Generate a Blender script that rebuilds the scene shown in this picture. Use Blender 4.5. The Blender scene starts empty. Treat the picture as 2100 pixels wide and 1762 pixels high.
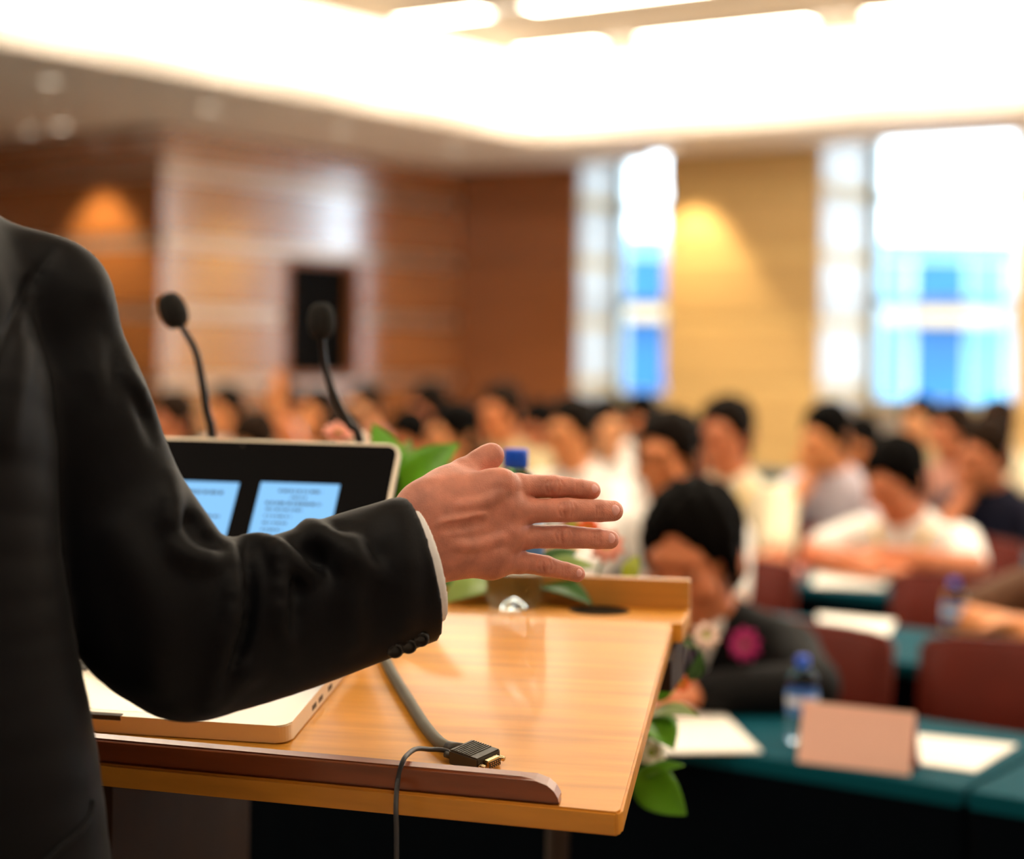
import bpy, bmesh, math, random
import numpy as np
from mathutils import Matrix, Vector
random.seed(7); np.random.seed(7)
SC = bpy.context.scene
COL = SC.collection

# ------------------------------------------------------------------ camera, world, exposure
FPX, CAMH, ROLL = 3632.0, 1.40, 0.015          # focal length in pixels of a 2100 px wide frame
cam = bpy.data.cameras.new('camera'); camo = bpy.data.objects.new('camera', cam); COL.objects.link(camo)
cam.sensor_fit = 'HORIZONTAL'; cam.sensor_width = 36.0; cam.lens = FPX / 2100 * 36
cam.shift_y = -(881 - 715) / 2100
cam.clip_start = .05; cam.clip_end = 500
camo.matrix_world = Matrix.Translation((0, 0, CAMH)) @ Matrix.Rotation(math.pi / 2, 4, 'X') @ Matrix.Rotation(ROLL, 4, 'Z')
cam.dof.use_dof = True; cam.dof.focus_distance = 1.52; cam.dof.aperture_fstop = 2.4
SC.camera = camo
w = bpy.data.worlds.new('overcast_sky'); SC.world = w; w.use_nodes = True
w.node_tree.nodes['Background'].inputs[0].default_value = (.80, .91, 1.0, 1)
w.node_tree.nodes['Background'].inputs[1].default_value = 3.9
SC.view_settings.view_transform = 'Standard'; SC.view_settings.look = 'None'
SC.view_settings.exposure = 0.92; SC.view_settings.gamma = 1.0; SC.view_settings.use_curve_mapping = False
COVE, STRIP, SPOT = 5.0, 19.0, 110.0              # lamp strengths; the tube value also feeds the added front row
WARM = (1.0, .86, .66)

# ------------------------------------------------------------------ geometry of the view
CAM = np.array([0, 0, CAMH])
def ray(x, y):
    xc, yc = (x - 1050) / FPX, -(y - 715) / FPX; c, s = math.cos(ROLL), math.sin(ROLL)
    return np.array([xc * c - yc * s, 1.0, xc * s + yc * c])
def P(x, y, t): return CAM + ray(x, y) * t
TH = math.radians(35.5)
UV = np.array([-math.cos(TH), math.sin(TH), 0]); VV = np.array([math.sin(TH), math.cos(TH), 0])
def R(u, v, z): return UV * u + VV * v + np.array([0, 0, z])     # room coordinates: u to the hall's left, v towards its back
ROOMROT = math.atan2(VV[1], VV[0]) - math.pi / 2                 # turns local +y onto v

# ------------------------------------------------------------------ objects
def tag(o, label=None, cat=None, group=None, kind=None):
    if label: o['label'] = label
    if cat: o['category'] = cat
    if group: o['group'] = group
    if kind: o['kind'] = kind
    return o
def empty(name, loc=(0, 0, 0), rz=0):
    o = bpy.data.objects.new(name, None); COL.objects.link(o); o.location = tuple(loc); o.rotation_euler = (0, 0, rz); o.empty_display_size = .05
    return o
def mesh_of(name, verts, faces, m=None, smooth=False):
    me = bpy.data.meshes.new(name)
    me.from_pydata([tuple(map(float, v)) for v in verts], [], [tuple(map(int, f)) for f in faces]); me.update()
    if m: me.materials.append(m)
    if smooth: me.polygons.foreach_set('use_smooth', [True] * len(me.polygons))
    return me
def link(name, me, parent=None):
    o = bpy.data.objects.new(name, me); COL.objects.link(o)
    if parent is not None: o.parent = parent
    return o
def put(name, verts, faces, m, parent=None, smooth=False): return link(name, mesh_of(name, verts, faces, m, smooth), parent)
def bmput(name, bm, m, parent=None, smooth=False):
    me = bpy.data.meshes.new(name); bmesh.ops.recalc_face_normals(bm, faces=bm.faces); bm.to_mesh(me); bm.free()
    if m: me.materials.append(m)
    if smooth: me.polygons.foreach_set('use_smooth', [True] * len(me.polygons))
    return link(name, me, parent)
def local_to(o, parent):   # keep world placed mesh while parenting to an empty that has been moved
    o.parent = parent; o.matrix_parent_inverse = Matrix.LocRotScale(parent.location, parent.rotation_euler, None).inverted(); return o
BOXF = [(0, 3, 2, 1), (4, 5, 6, 7), (0, 1, 5, 4), (1, 2, 6, 5), (2, 3, 7, 6), (3, 0, 4, 7)]
def boxv(a, b):
    (x0, y0, z0), (x1, y1, z1) = a, b
    return [(x0, y0, z0), (x1, y0, z0), (x1, y1, z0), (x0, y1, z0), (x0, y0, z1), (x1, y0, z1), (x1, y1, z1), (x0, y1, z1)]
def rbox(name, u0, u1, v0, v1, z0, z1, m, parent=None, bev=0):   # a box in room coordinates
    V = [R(u, v, z) for (u, v, z) in boxv((u0, v0, z0), (u1, v1, z1))]
    bm = bmesh.new(); vs = [bm.verts.new(tuple(p)) for p in V]
    for f in BOXF: bm.faces.new([vs[i] for i in f])
    if bev: bmesh.ops.bevel(bm, geom=list(bm.edges), offset=bev, segments=2, profile=.6, affect='EDGES')
    return bmput(name, bm, m, parent)
def lbox(name, a, b, m, parent=None, bev=0, seg=2, smooth=False):
    bm = bmesh.new(); vs = [bm.verts.new(p) for p in boxv(a, b)]
    for f in BOXF: bm.faces.new([vs[i] for i in f])
    if bev: bmesh.ops.bevel(bm, geom=list(bm.edges), offset=bev, segments=seg, profile=.6, affect='EDGES')
    return bmput(name, bm, m, parent, smooth)
def hexa(name, eight, m, parent=None, bev=0):
    bm = bmesh.new(); vs = [bm.verts.new(tuple(map(float, p))) for p in eight]
    for f in BOXF: bm.faces.new([vs[i] for i in f])
    if bev: bmesh.ops.bevel(bm, geom=list(bm.edges), offset=bev, segments=2, profile=.6, affect='EDGES')
    return bmput(name, bm, m, parent)
def lathe(prof, n=32, M=None):   # profile (r, z)
    V, F = [], []
    for (r, z) in prof:
        for i in range(n):
            a = 2 * math.pi * i / n; V.append((r * math.cos(a), r * math.sin(a), z))
    for j in range(len(prof) - 1):
        for i in range(n):
            k = (i + 1) % n; F.append((j * n + i, j * n + k, (j + 1) * n + k, (j + 1) * n + i))
    F.append(tuple(range(n))[::-1]); F.append(tuple((len(prof) - 1) * n + i for i in range(n)))
    if M is not None: V = [tuple(M @ Vector(v)) for v in V]
    return V, F
def spline(pts, n=10):
    pts = [np.array(p, float) for p in pts]; Q = [2 * pts[0] - pts[1]] + pts + [2 * pts[-1] - pts[-2]]; out = []
    for i in range(1, len(Q) - 2):
        a, b, c, d = Q[i - 1:i + 3]
        for s in np.linspace(0, 1, n, endpoint=False):
            out.append(.5 * (2 * b + (c - a) * s + (2 * a - 5 * b + 4 * c - d) * s * s + (3 * b - a - 3 * c + d) * s ** 3))
    out.append(pts[-1]); return out
def tube(pts, rad, n=12):
    pts = [np.array(p, float) for p in pts]; V, F = [], []
    rads = rad if hasattr(rad, '__len__') else [rad] * len(pts); nrm = None
    for i, p in enumerate(pts):
        d = pts[min(i + 1, len(pts) - 1)] - pts[max(i - 1, 0)]; d /= np.linalg.norm(d)
        if nrm is None:
            nrm = np.cross(d, [0, 0, 1.0]);
            if np.linalg.norm(nrm) < 1e-3: nrm = np.cross(d, [1.0, 0, 0])
        nrm = nrm - d * (nrm @ d); nrm /= np.linalg.norm(nrm); b = np.cross(d, nrm)
        for k in range(n):
            a = 2 * math.pi * k / n; V.append(p + rads[i] * (math.cos(a) * nrm + math.sin(a) * b))
    for i in range(len(pts) - 1):
        for k in range(n):
            q = (k + 1) % n; F.append((i * n + k, i * n + q, (i + 1) * n + q, (i + 1) * n + k))
    F.append(tuple(range(n))[::-1]); F.append(tuple((len(pts) - 1) * n + k for k in range(n)))
    return V, F

# ------------------------------------------------------------------ materials
def lin(c): return tuple(((x / 255) / 12.92 if x / 255 <= .04045 else ((x / 255 + .055) / 1.055) ** 2.4) for x in c)
MATS = {}
def mat(name, rgb, rough=.5, metal=0, var=0, scale=(8, 8, 8), bump=0, bscale=None, spec=.5, trans=0, ior=1.45, emit=0, sss=0, sheen=0, coat=0, coatr=.1, rot=0, detail=4, alpha=1):
    m = bpy.data.materials.new(name); m.use_nodes = True; nt = m.node_tree; b = nt.nodes['Principled BSDF']; L = nt.links
    c = (*lin(rgb), 1)
    b.inputs['Base Color'].default_value = c; b.inputs['Roughness'].default_value = rough; b.inputs['Metallic'].default_value = metal
    b.inputs['Specular IOR Level'].default_value = spec; b.inputs['Transmission Weight'].default_value = trans; b.inputs['IOR'].default_value = ior
    b.inputs['Coat Weight'].default_value = coat; b.inputs['Coat Roughness'].default_value = coatr; b.inputs['Alpha'].default_value = alpha
    if sheen: b.inputs['Sheen Weight'].default_value = sheen; b.inputs['Sheen Roughness'].default_value = .4
    if sss:
        b.inputs['Subsurface Weight'].default_value = sss; b.inputs['Subsurface Radius'].default_value = (1, .35, .2); b.inputs['Subsurface Scale'].default_value = .006
    if emit: b.inputs['Emission Color'].default_value = c; b.inputs['Emission Strength'].default_value = emit
    if var or bump:
        tc = nt.nodes.new('ShaderNodeTexCoord'); mp = nt.nodes.new('ShaderNodeMapping'); mp.inputs['Scale'].default_value = scale; mp.inputs['Rotation'].default_value = (0, 0, rot)
        L.new(tc.outputs['Object'], mp.inputs['Vector'])
        nz = nt.nodes.new('ShaderNodeTexNoise'); nz.inputs['Scale'].default_value = 1; nz.inputs['Detail'].default_value = detail; L.new(mp.outputs[0], nz.inputs['Vector'])
        if var:
            rp = nt.nodes.new('ShaderNodeValToRGB'); rp.color_ramp.elements[0].position = .3; rp.color_ramp.elements[1].position = .7
            rp.color_ramp.elements[0].color = (*[x * (1 - var) for x in c[:3]], 1); rp.color_ramp.elements[1].color = (*[min(1, x * (1 + var)) for x in c[:3]], 1)
            L.new(nz.outputs['Fac'], rp.inputs['Fac']); L.new(rp.outputs[0], b.inputs['Base Color'])
        if bump:
            n2 = nz
            if bscale:
                m2 = nt.nodes.new('ShaderNodeMapping'); m2.inputs['Scale'].default_value = bscale; m2.inputs['Rotation'].default_value = (0, 0, rot); L.new(tc.outputs['Object'], m2.inputs['Vector'])
                n2 = nt.nodes.new('ShaderNodeTexNoise'); n2.inputs['Scale'].default_value = 1; n2.inputs['Detail'].default_value = 2; L.new(m2.outputs[0], n2.inputs['Vector'])
            bp = nt.nodes.new('ShaderNodeBump'); bp.inputs['Strength'].default_value = bump; bp.inputs['Distance'].default_value = .002
            L.new(n2.outputs['Fac'], bp.inputs['Height']); L.new(bp.outputs[0], b.inputs['Normal'])
    MATS[name] = m; return m
M_soffit = mat('soffit_paint', (232, 222, 212), .6, var=.03, scale=(2, 2, 2))
M_ceil = mat('inner_ceiling_paint', (184, 160, 126), .6, var=.03, scale=(2, 2, 2))
M_wood = mat('wall_veneer', (176, 110, 54), .30, var=.10, scale=(1.2, 1.2, 26), coat=1.0, coatr=.2)
M_wood.node_tree.nodes['Principled BSDF'].inputs['Coat IOR'].default_value = 3.8
M_woodd = mat('wall_veneer_brown', (150, 92, 52), .36, var=.10, scale=(1.2, 1.2, 26), coat=.2, coatr=.25)
M_stripm = mat('wall_joint_strip', (222, 204, 190), .32, metal=.8, var=.04, scale=(2, 2, 20))
M_pillar = mat('pillar_panel', (196, 162, 104), .5, var=.05, scale=(1, 1, 14), coat=.15, coatr=.3)
M_pstrip = mat('pillar_strip', (215, 182, 120), .45, var=.03, scale=(1, 1, 8))
M_reveal = mat('reveal_panel', (196, 190, 184), .35, var=.04, scale=(2, 2, 14), coat=.3)
M_carpet = mat('carpet', (184, 174, 166), .95, var=.25, scale=(30, 30, 30), bump=.5)
M_plain = mat('side_wall_paint', (150, 108, 66), .6, var=.05, scale=(1, 1, 10))
M_alu = mat('window_aluminium', (150, 158, 158), .35, metal=.7, var=.03, scale=(4, 4, 4))
M_glass = mat('window_glass', (235, 245, 250), .0, trans=1, ior=1.02, spec=.1)
M_black = mat('black_glass', (10, 9, 8), .5, spec=.05, var=.05, scale=(3, 3, 3))
def emis(name, col, s):
    m = bpy.data.materials.new(name); m.use_nodes = True; nt = m.node_tree; nt.nodes.clear()
    e = nt.nodes.new('ShaderNodeEmission'); o = nt.nodes.new('ShaderNodeOutputMaterial'); e.inputs[0].default_value = (*col, 1); e.inputs[1].default_value = s
    nt.links.new(e.outputs[0], o.inputs[0]); return m
M_cove = emis('cove_lamp', WARM, COVE); M_strip = emis('tube_lamp', WARM, STRIP); M_fill = emis('added_fill_lamp', WARM, STRIP * .6); M_spotl = emis('spot_lamp', WARM, 2.2)
M_offl = emis('unlit_lens_glow', WARM, 1.3)  # glow put into unlit downlight lenses so their discs show pale
M_trim = mat('downlight_trim', (200, 192, 182), .3, metal=.3)

# ------------------------------------------------------------------ implicit bodies: distance fields meshed with surface nets
class Field:
    def __init__(s, lo, hi, h):
        s.lo = np.array(lo, float); s.h = h; s.n = np.ceil((np.array(hi, float) - s.lo) / h).astype(int) + 1
        s.ax = [(s.lo[i] + h * np.arange(s.n[i])).astype(np.float32) for i in range(3)]
        s.F = np.full(tuple(s.n), 5.0, np.float32)
    def sub(s, lo, hi):
        a = np.clip(np.floor((np.array(lo) - s.lo) / s.h).astype(int), 0, s.n); b = np.clip(np.ceil((np.array(hi) - s.lo) / s.h).astype(int) + 1, 0, s.n)
        if (b <= a).any(): return None
        sl = tuple(slice(a[i], b[i]) for i in range(3))
        return sl, s.ax[0][sl[0]][:, None, None], s.ax[1][sl[1]][None, :, None], s.ax[2][sl[2]][None, None, :]
    def comb(s, sl, d, k, op):
        A = s.F[sl]
        if op == 'u':
            if np.isscalar(k) and k <= 0: s.F[sl] = np.minimum(A, d); return
            h = np.maximum(k - np.abs(A - d), 0) / k; s.F[sl] = np.minimum(A, d) - h * h * k * .25
        else:
            d = -d; h = np.maximum(k - np.abs(A - d), 0) / k; s.F[sl] = np.maximum(A, d) + h * h * k * .25
    def cone(s, a, b, ra, rb, k=.01, flat=None, fr=1., op='u', kb=None):
        a = np.array(a, float); b = np.array(b, float); m = max(ra, rb) * max(1, fr) + max(k, kb or 0) + 3 * s.h
        g = s.sub(np.minimum(a, b) - m, np.maximum(a, b) + m)
        if g is None: return
        sl, X, Y, Z = g; ab = b - a; L = ab @ ab + 1e-12
        t = np.clip(((X - a[0]) * ab[0] + (Y - a[1]) * ab[1] + (Z - a[2]) * ab[2]) / L, 0, 1)
        qx, qy, qz = X - a[0] - t * ab[0], Y - a[1] - t * ab[1], Z - a[2] - t * ab[2]
        if flat is not None:
            n = np.array(flat, float); n /= np.linalg.norm(n); q = (qx * n[0] + qy * n[1] + qz * n[2]) * (1 / fr - 1)
            qx, qy, qz = qx + q * n[0], qy + q * n[1], qz + q * n[2]
        d = np.sqrt(qx * qx + qy * qy + qz * qz) - (ra + t * (rb - ra))
        if flat is not None and fr < 1: d = d * (.5 + .5 * fr)
        s.comb(sl, d, k if kb is None else k + (kb - k) * t, op)
    def poly(s, pts, k=.01, flat=None, fr=1., op='u'):     # one limb: plain union of its segments, blended once with the rest
        C_ = np.array([p[0] for p in pts], float); r_ = np.array([p[1] for p in pts]); m = max(r_) * max(1, fr) + k + 3 * s.h
        g = s.sub(C_.min(0) - m, C_.max(0) + m)
        if g is None: return
        sl, X, Y, Z = g; D = None
        if flat is not None: n = np.array(flat, float); n /= np.linalg.norm(n)
        for i in range(len(pts) - 1):
            a, ab = C_[i], C_[i + 1] - C_[i]; L = ab @ ab + 1e-12
            t = np.clip(((X - a[0]) * ab[0] + (Y - a[1]) * ab[1] + (Z - a[2]) * ab[2]) / L, 0, 1).astype(np.float32)
            qx, qy, qz = X - a[0] - t * ab[0], Y - a[1] - t * ab[1], Z - a[2] - t * ab[2]
            if flat is not None:
                q = (qx * n[0] + qy * n[1] + qz * n[2]) * (1 / fr - 1); qx, qy, qz = qx + q * n[0], qy + q * n[1], qz + q * n[2]
            d = np.sqrt(qx * qx + qy * qy + qz * qz) - (r_[i] + t * (r_[i + 1] - r_[i])); D = d if D is None else np.minimum(D, d)
        if flat is not None and fr < 1: D = D * (.5 + .5 * fr)
        s.comb(sl, D, k, op)
    def chain(s, pts, k=.01, n=3, **kw):
        if len(pts) > 2: pts = [(q[:3], q[3]) for q in spline([(*p[0], p[1]) for p in pts], n)]
        s.poly(pts, k, **kw)
    def ell(s, c, r, M=None, k=.01, op='u'):
        c = np.array(c, float); r = np.array(r, float); m = max(r) + k + 3 * s.h; g = s.sub(c - m, c + m)
        if g is None: return
        sl, X, Y, Z = g; x, y, z = X - c[0], Y - c[1], Z - c[2]
        if M is not None: x, y, z = (M[0][i] * x + M[1][i] * y + M[2][i] * z for i in range(3))
        k0 = np.sqrt((x / r[0]) ** 2 + (y / r[1]) ** 2 + (z / r[2]) ** 2); k1 = np.sqrt((x / r[0] ** 2) ** 2 + (y / r[1] ** 2) ** 2 + (z / r[2] ** 2) ** 2)
        s.comb(sl, k0 * (k0 - 1) / (k1 + 1e-9), k, op)
    def cut(s, p, n, k=.002):     # keep the side n points away from
        n = np.array(n, float) / np.linalg.norm(n); g = s.sub(s.lo, s.lo + s.h * s.n); sl, X, Y, Z = g
        d = (X - p[0]) * n[0] + (Y - p[1]) * n[1] + (Z - p[2]) * n[2]; s.comb(sl, -d, k, 's')
    def at(s, p):
        q = (np.array(p) - s.lo) / s.h; i = np.clip(np.floor(q).astype(int), 0, s.n - 2); f = np.clip(q - i, 0, 1); v = 0
        for dx in (0, 1):
            for dy in (0, 1):
                for dz in (0, 1):
                    v += s.F[i[0] + dx, i[1] + dy, i[2] + dz] * (f[0] if dx else 1 - f[0]) * (f[1] if dy else 1 - f[1]) * (f[2] if dz else 1 - f[2])
        return v
    def hit(s, x, y, t0=1.15, t1=1.9):   # first surface point seen along a line of sight
        d = ray(x, y); t = t0
        while t < t1:
            p = CAM + d * t
            if ((p >= s.lo) & (p <= s.lo + s.h * (s.n - 1))).all() and s.at(p) < 0: return p
            t += s.h * .5
        return None
    def mesh(s):
        F = s.F; S = F < 0; n = F.shape
        c = np.zeros(tuple(x - 1 for x in n), np.int8)
        for dx in (0, 1):
            for dy in (0, 1):
                for dz in (0, 1): c += S[dx:n[0] - 1 + dx, dy:n[1] - 1 + dy, dz:n[2] - 1 + dz]
        act = (c > 0) & (c < 8); I = np.argwhere(act); idx = -np.ones(c.shape, np.int32); idx[act] = np.arange(len(I))
        acc = np.zeros((len(I), 3)); cnt = np.zeros(len(I))
        cor = [(a, b, d) for a in (0, 1) for b in (0, 1) for d in (0, 1)]
        val = {q: F[I[:, 0] + q[0], I[:, 1] + q[1], I[:, 2] + q[2]].astype(float) for q in cor}
        for q in cor:
            for ax in range(3):
                if q[ax] == 0:
                    r = list(q); r[ax] = 1; a, b = val[q], val[tuple(r)]; m = (a < 0) != (b < 0)
                    tt = np.where(m, a / np.where(m, a - b, 1), 0); p = np.tile(np.array(q, float), (len(I), 1)); p[:, ax] += tt
                    acc += p * m[:, None]; cnt += m
        V = s.lo + s.h * (I + acc / cnt[:, None]); faces = []
        for ax in range(3):
            o1, o2 = (ax + 1) % 3, (ax + 2) % 3
            sl0 = [slice(None)] * 3; sl1 = [slice(None)] * 3; sl0[ax] = slice(0, n[ax] - 1); sl1[ax] = slice(1, n[ax])
            A, B = S[tuple(sl0)], S[tuple(sl1)]; E = np.argwhere(A != B)
            E = E[(E[:, o1] > 0) & (E[:, o2] > 0) & (E[:, o1] < n[o1] - 1) & (E[:, o2] < n[o2] - 1)]
            if not len(E): continue
            def cell(d1, d2):
                q = E.copy(); q[:, o1] -= d1; q[:, o2] -= d2; return idx[q[:, 0], q[:, 1], q[:, 2]]
            Q = np.stack([cell(1, 1), cell(0, 1), cell(0, 0), cell(1, 0)], 1); inside = A[E[:, 0], E[:, 1], E[:, 2]]
            Q[~inside] = Q[~inside][:, ::-1]; faces.append(Q)
        return V, np.concatenate(faces)
def fast_mesh(name, V, Fq, m, smooth=True, relax=0):
    if relax:
        e = np.concatenate([Fq[:, [0, 1]], Fq[:, [1, 2]], Fq[:, [2, 3]], Fq[:, [3, 0]]]); deg = np.bincount(e.ravel(), minlength=len(V))[:, None] + 1e-9
        for it in range(relax):
            a = np.zeros_like(V)
            for i in range(3):
                a[:, i] = np.bincount(e[:, 0], V[e[:, 1], i], len(V)) + np.bincount(e[:, 1], V[e[:, 0], i], len(V))
            V = V + (.5 if it % 2 == 0 else -.5) * (a / deg - V)
    me = bpy.data.meshes.new(name); me.vertices.add(len(V)); me.vertices.foreach_set('co', V.astype(np.float32).ravel())
    me.loops.add(Fq.size); me.loops.foreach_set('vertex_index', Fq.astype(np.int32).ravel())
    me.polygons.add(len(Fq)); me.polygons.foreach_set('loop_start', np.arange(0, Fq.size, 4, dtype=np.int32)); 
    me.update(calc_edges=True); me.validate()
    if smooth: me.polygons.foreach_set('use_smooth', np.ones(len(Fq), bool))
    if m: me.materials.append(m)
    return me

# ------------------------------------------------------------------ the hall
def st(o): o['kind'] = 'structure'; return o
UL, VB, VP, VG, US = 9.74, 12.8, 12.5, 13.45, 8.456       # left wall, back wall, pillar faces, glass plane, end of the back wall
UR, VF, ZS, ZI = -5.0, -2.6, 3.0, 3.62                   # right wall, wall behind the speaker, soffit, inner ceiling
CU0, CU1, CV0, CV1 = -3.2, 7.79, 1.0, 11.21              # ceiling recess
NI = 12.6                                                # far end of the niche
st(rbox('floor', UR - .2, NI + .2, VF - .2, VG + .3, -.1, 0, M_carpet))
def cladding(wall, axis, fixed, a0, a1, z0, z1, side, mp, ms, seam=None):
    """veneer boards with recessed joint strips on a wall; axis 'u' or 'v' is the direction the boards run in"""
    edges = [a0] + (seam or []) + [a1]
    zc = [.06 + .525 * n for n in range(0, 7)]; z = z0
    rows = []
    for c in zc:
        if c + .05 <= z0 + .01 or c - .05 >= z1 - .01: continue
        if c - .05 > z + .02: rows.append((z, min(c - .05, z1), 0))
        rows.append((max(c - .05, z0), min(c + .05, z1), 1)); z = c + .05
    if z < z1 - .02: rows.append((z, z1, 0))
    for (b, t, s) in rows:
        for p, q in zip(edges[:-1], edges[1:]):
            d = (.010 if s else .024) * side; lo, hi = (fixed, fixed + d) if d > 0 else (fixed + d, fixed)
            nm, m = ('joint_strip', ms) if s else ('veneer_panel', mp); g = .003
            if axis == 'v': rbox(nm, lo, hi, p + g, q - g, b + g, t - g, m, wall)
            else: rbox(nm, p + g, q - g, lo, hi, b + g, t - g, m, wall)
# left wall (runs away along v) with the control booth opening
BV0, BV1, BZ0, BZ1 = 10.50, 11.36, 1.14, 2.09
def sbox(parent, *a): return rbox('wall_core', *a, M_woodd, parent)
wl = st(rbox('wall_left', UL + .3, UL + .34, 9.17, VB + .3, 0, 3.3, M_woodd))
for (a, b, z0, z1) in ((9.17, BV0, 0, 3.3), (BV1, VB + .3, 0, 3.3), (BV0, BV1, 0, BZ0), (BV0, BV1, BZ1, 3.3)): sbox(wl, UL, UL + .3, a, b, z0, z1)
cladding(wl, 'v', UL, 9.17, BV0 - .02, 0, ZS, -1, M_wood, M_stripm)
cladding(wl, 'v', UL, BV0 - .02, BV1 + .02, 0, BZ0, -1, M_wood, M_stripm)
cladding(wl, 'v', UL, BV0 - .02, BV1 + .02, BZ1 + .03, ZS, -1, M_wood, M_stripm)
cladding(wl, 'v', UL, BV1 + .02, VB, 0, ZS, -1, M_wood, M_stripm, seam=[BV1 + .52])
wb = st(empty('window_1', R(UL, BV0, BZ0)))
for nm, a in (('frame', (UL - .03, UL + .12, BV0 - .03, BV0 + .02, BZ0, BZ1)), ('frame', (UL - .03, UL + .12, BV1 - .02, BV1 + .05, BZ0, BZ1)),
              ('frame', (UL - .03, UL + .12, BV0, BV1, BZ1 - .02, BZ1 + .03)), ('frame', (UL - .03, UL + .12, BV0, BV1, BZ0 - .03, BZ0 + .02))):
    local_to(rbox(nm, *a, M_woodd), wb)
local_to(rbox('pane', UL + .06, UL + .07, BV0 + .02, BV1 - .02, BZ0 + .02, BZ1 - .02, M_black), wb)
# niche wall left of the projecting corner
wn = st(rbox('wall_niche', UL + .3, NI + .2, 9.17, 9.5, 0, 3.3, M_woodd))
rbox('wall_core', UL, UL + .3, 9.17, 9.2, 0, 3.3, M_woodd, wn)
cladding(wn, 'u', 9.17, UL - .022, NI, 0, ZS, -1, M_wood, M_stripm)
# back wall, pillars, windows
wk = st(rbox('wall_back', US, UL + .3, VB, VG + .2, 0, 3.3, M_woodd))
cladding(wk, 'u', VB, US, UL - .03, 2.14, ZS, -1, M_woodd, M_woodd)
rbox('acoustic_panel', US + .01, UL - .035, VB - .03, VB, .12, 2.13, M_woodd, wk)
cladding(wk, 'v', US, VB, VG, 0, 3.2, -1, M_reveal, M_pstrip)
pill = [(7.373, 6.02), (4.449, 3.10), (1.53, .18), (-1.39, -2.74)]
for i, (a, b) in enumerate(pill):
    pw = st(rbox('wall_pillar', b, a, VP, VG + .2, 0, 3.3, M_pillar)); 
    cladding(pw, 'u', VP, b, a, 0, ZS, -1, M_pillar, M_pstrip)
    cladding(pw, 'v', b, VP, VG, 0, 3.2, -1, M_reveal, M_pstrip)
    cladding(pw, 'v', a, VP, VG, 0, 3.2, 1, M_reveal, M_pstrip)
wins = [(US, 7.373), (6.02, 4.449), (3.10, 1.53), (.18, -1.39), (-2.74, UR)]
for i, (a, b) in enumerate(wins):
    a -= .03; b += .03
    st(rbox('wall_parapet', b, a, VG - .06, VG + .14, 0, .98, M_reveal))
    st(rbox('wall_lintel', b, a, VP, VG + .14, 3.2, 3.4, M_soffit))
    wo = st(empty('window_%d' % (i + 2), R((a + b) / 2, VG, 0)))
    def wp(nm, *q, m=M_alu): local_to(rbox(nm, *q, m), wo)
    wp('sill', b, a, VG - .30, VG - .07, .97, 1.0, m=M_pstrip)
    for z, hgt in ((.98, .06), (1.79, .06), (2.64, .05), (3.14, .06)): wp('transom', b, a, VG - .05, VG + .05, z, z + hgt)
    for uu in (a - .06, b): wp('mullion', uu, uu + .06, VG - .055, VG + .055, .98, 3.2)
    for z0, z1 in ((1.04, 1.79), (1.85, 2.64), (2.69, 3.14)): wp('pane', b + .06, a - .06, VG - .004, VG + .004, z0, z1, m=M_glass)
st(rbox('wall_right', UR - .2, UR, VF, VG + .3, 0, 3.9, M_plain))
st(rbox('wall_front', UR, NI + .2, VF - .2, VF, 0, 3.9, M_plain))
st(rbox('wall_far_left', NI, NI + .2, VF, 9.5, 0, 3.9, M_woodd))
# ceiling: soffit ring, luminous cove, inner ceiling
cs = st(rbox('ceiling', UR, CU0, VF, VP + .1, ZS, ZS + .12, M_soffit))
for a in ((CU1, NI, VF, 9.3), (CU1, UL + .1, 9.3, VB + .1), (CU0, CU1, VF, CV0), (CU0, CU1, CV1, VP)): rbox('soffit', a[0], a[1], a[2], a[3], ZS, ZS + .12, M_soffit, cs)
for (a, b) in pill: rbox('soffit', b, a, VP, VP + .2, ZS, ZS + .12, M_soffit, cs)
rbox('inner_panel', CU0 - .3, CU1 + .3, CV0 - .3, CV1 + .3, ZI, ZI + .1, M_ceil, cs)
rbox('roof_slab', UR - .2, NI + .2, VF - .2, VG + .3, ZI + .12, ZI + .3, M_soffit, cs)
CG = 'luminous cove panels round the raised ceiling'
for lab, a in (('glowing cove panel along the left side of the raised ceiling', (CU1 + .02, CU1 + .05, CV0, CV1)),
               ('glowing cove panel along the back of the raised ceiling', (CU0, CU1, CV1 + .02, CV1 + .05)),
               ('glowing cove panel on the right side of the raised ceiling', (CU0 - .05, CU0 - .02, CV0, CV1)),
               ('glowing cove panel on the near side of the raised ceiling', (CU0, CU1, CV0 - .05, CV0 - .02))):
    o = tag(empty('cove_light', R((a[0] + a[1]) / 2, (a[2] + a[3]) / 2, ZS + .1)), lab, 'ceiling light', CG)
    local_to(rbox('diffuser', *a, ZS + .02, ZI - .01, M_cove), o)
    local_to(rbox('housing', a[0] - (.03 if a[1] - a[0] < 1 and a[0] < 0 else 0), a[1] + (.03 if a[1] - a[0] < 1 and a[0] > 0 else 0), a[2] - (.03 if a[3] - a[2] < 1 and a[2] < 5 else 0), a[3] + (.03 if a[3] - a[2] < 1 and a[2] > 5 else 0), ZS + .121, ZI - .001, M_trim), o)
def disc_light(name, u, v, z, r, m, label, group):
    o = tag(empty(name, R(u, v, z)), label, 'ceiling light', group)
    V, F = lathe([(r * 1.25, 0), (r * 1.25, -.006), (r, -.010), (r * .95, -.002)], 20); put('trim_ring', V, F, M_trim, o, True)
    V, F = lathe([(r * .93, -.001), (r * .93, -.005), (r * .5, -.009)], 20); put('lens', V, F, m, o, True)
    return o
rows = [10.7, 9.3, 7.9, 6.5, 5.1, 3.7]
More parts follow.
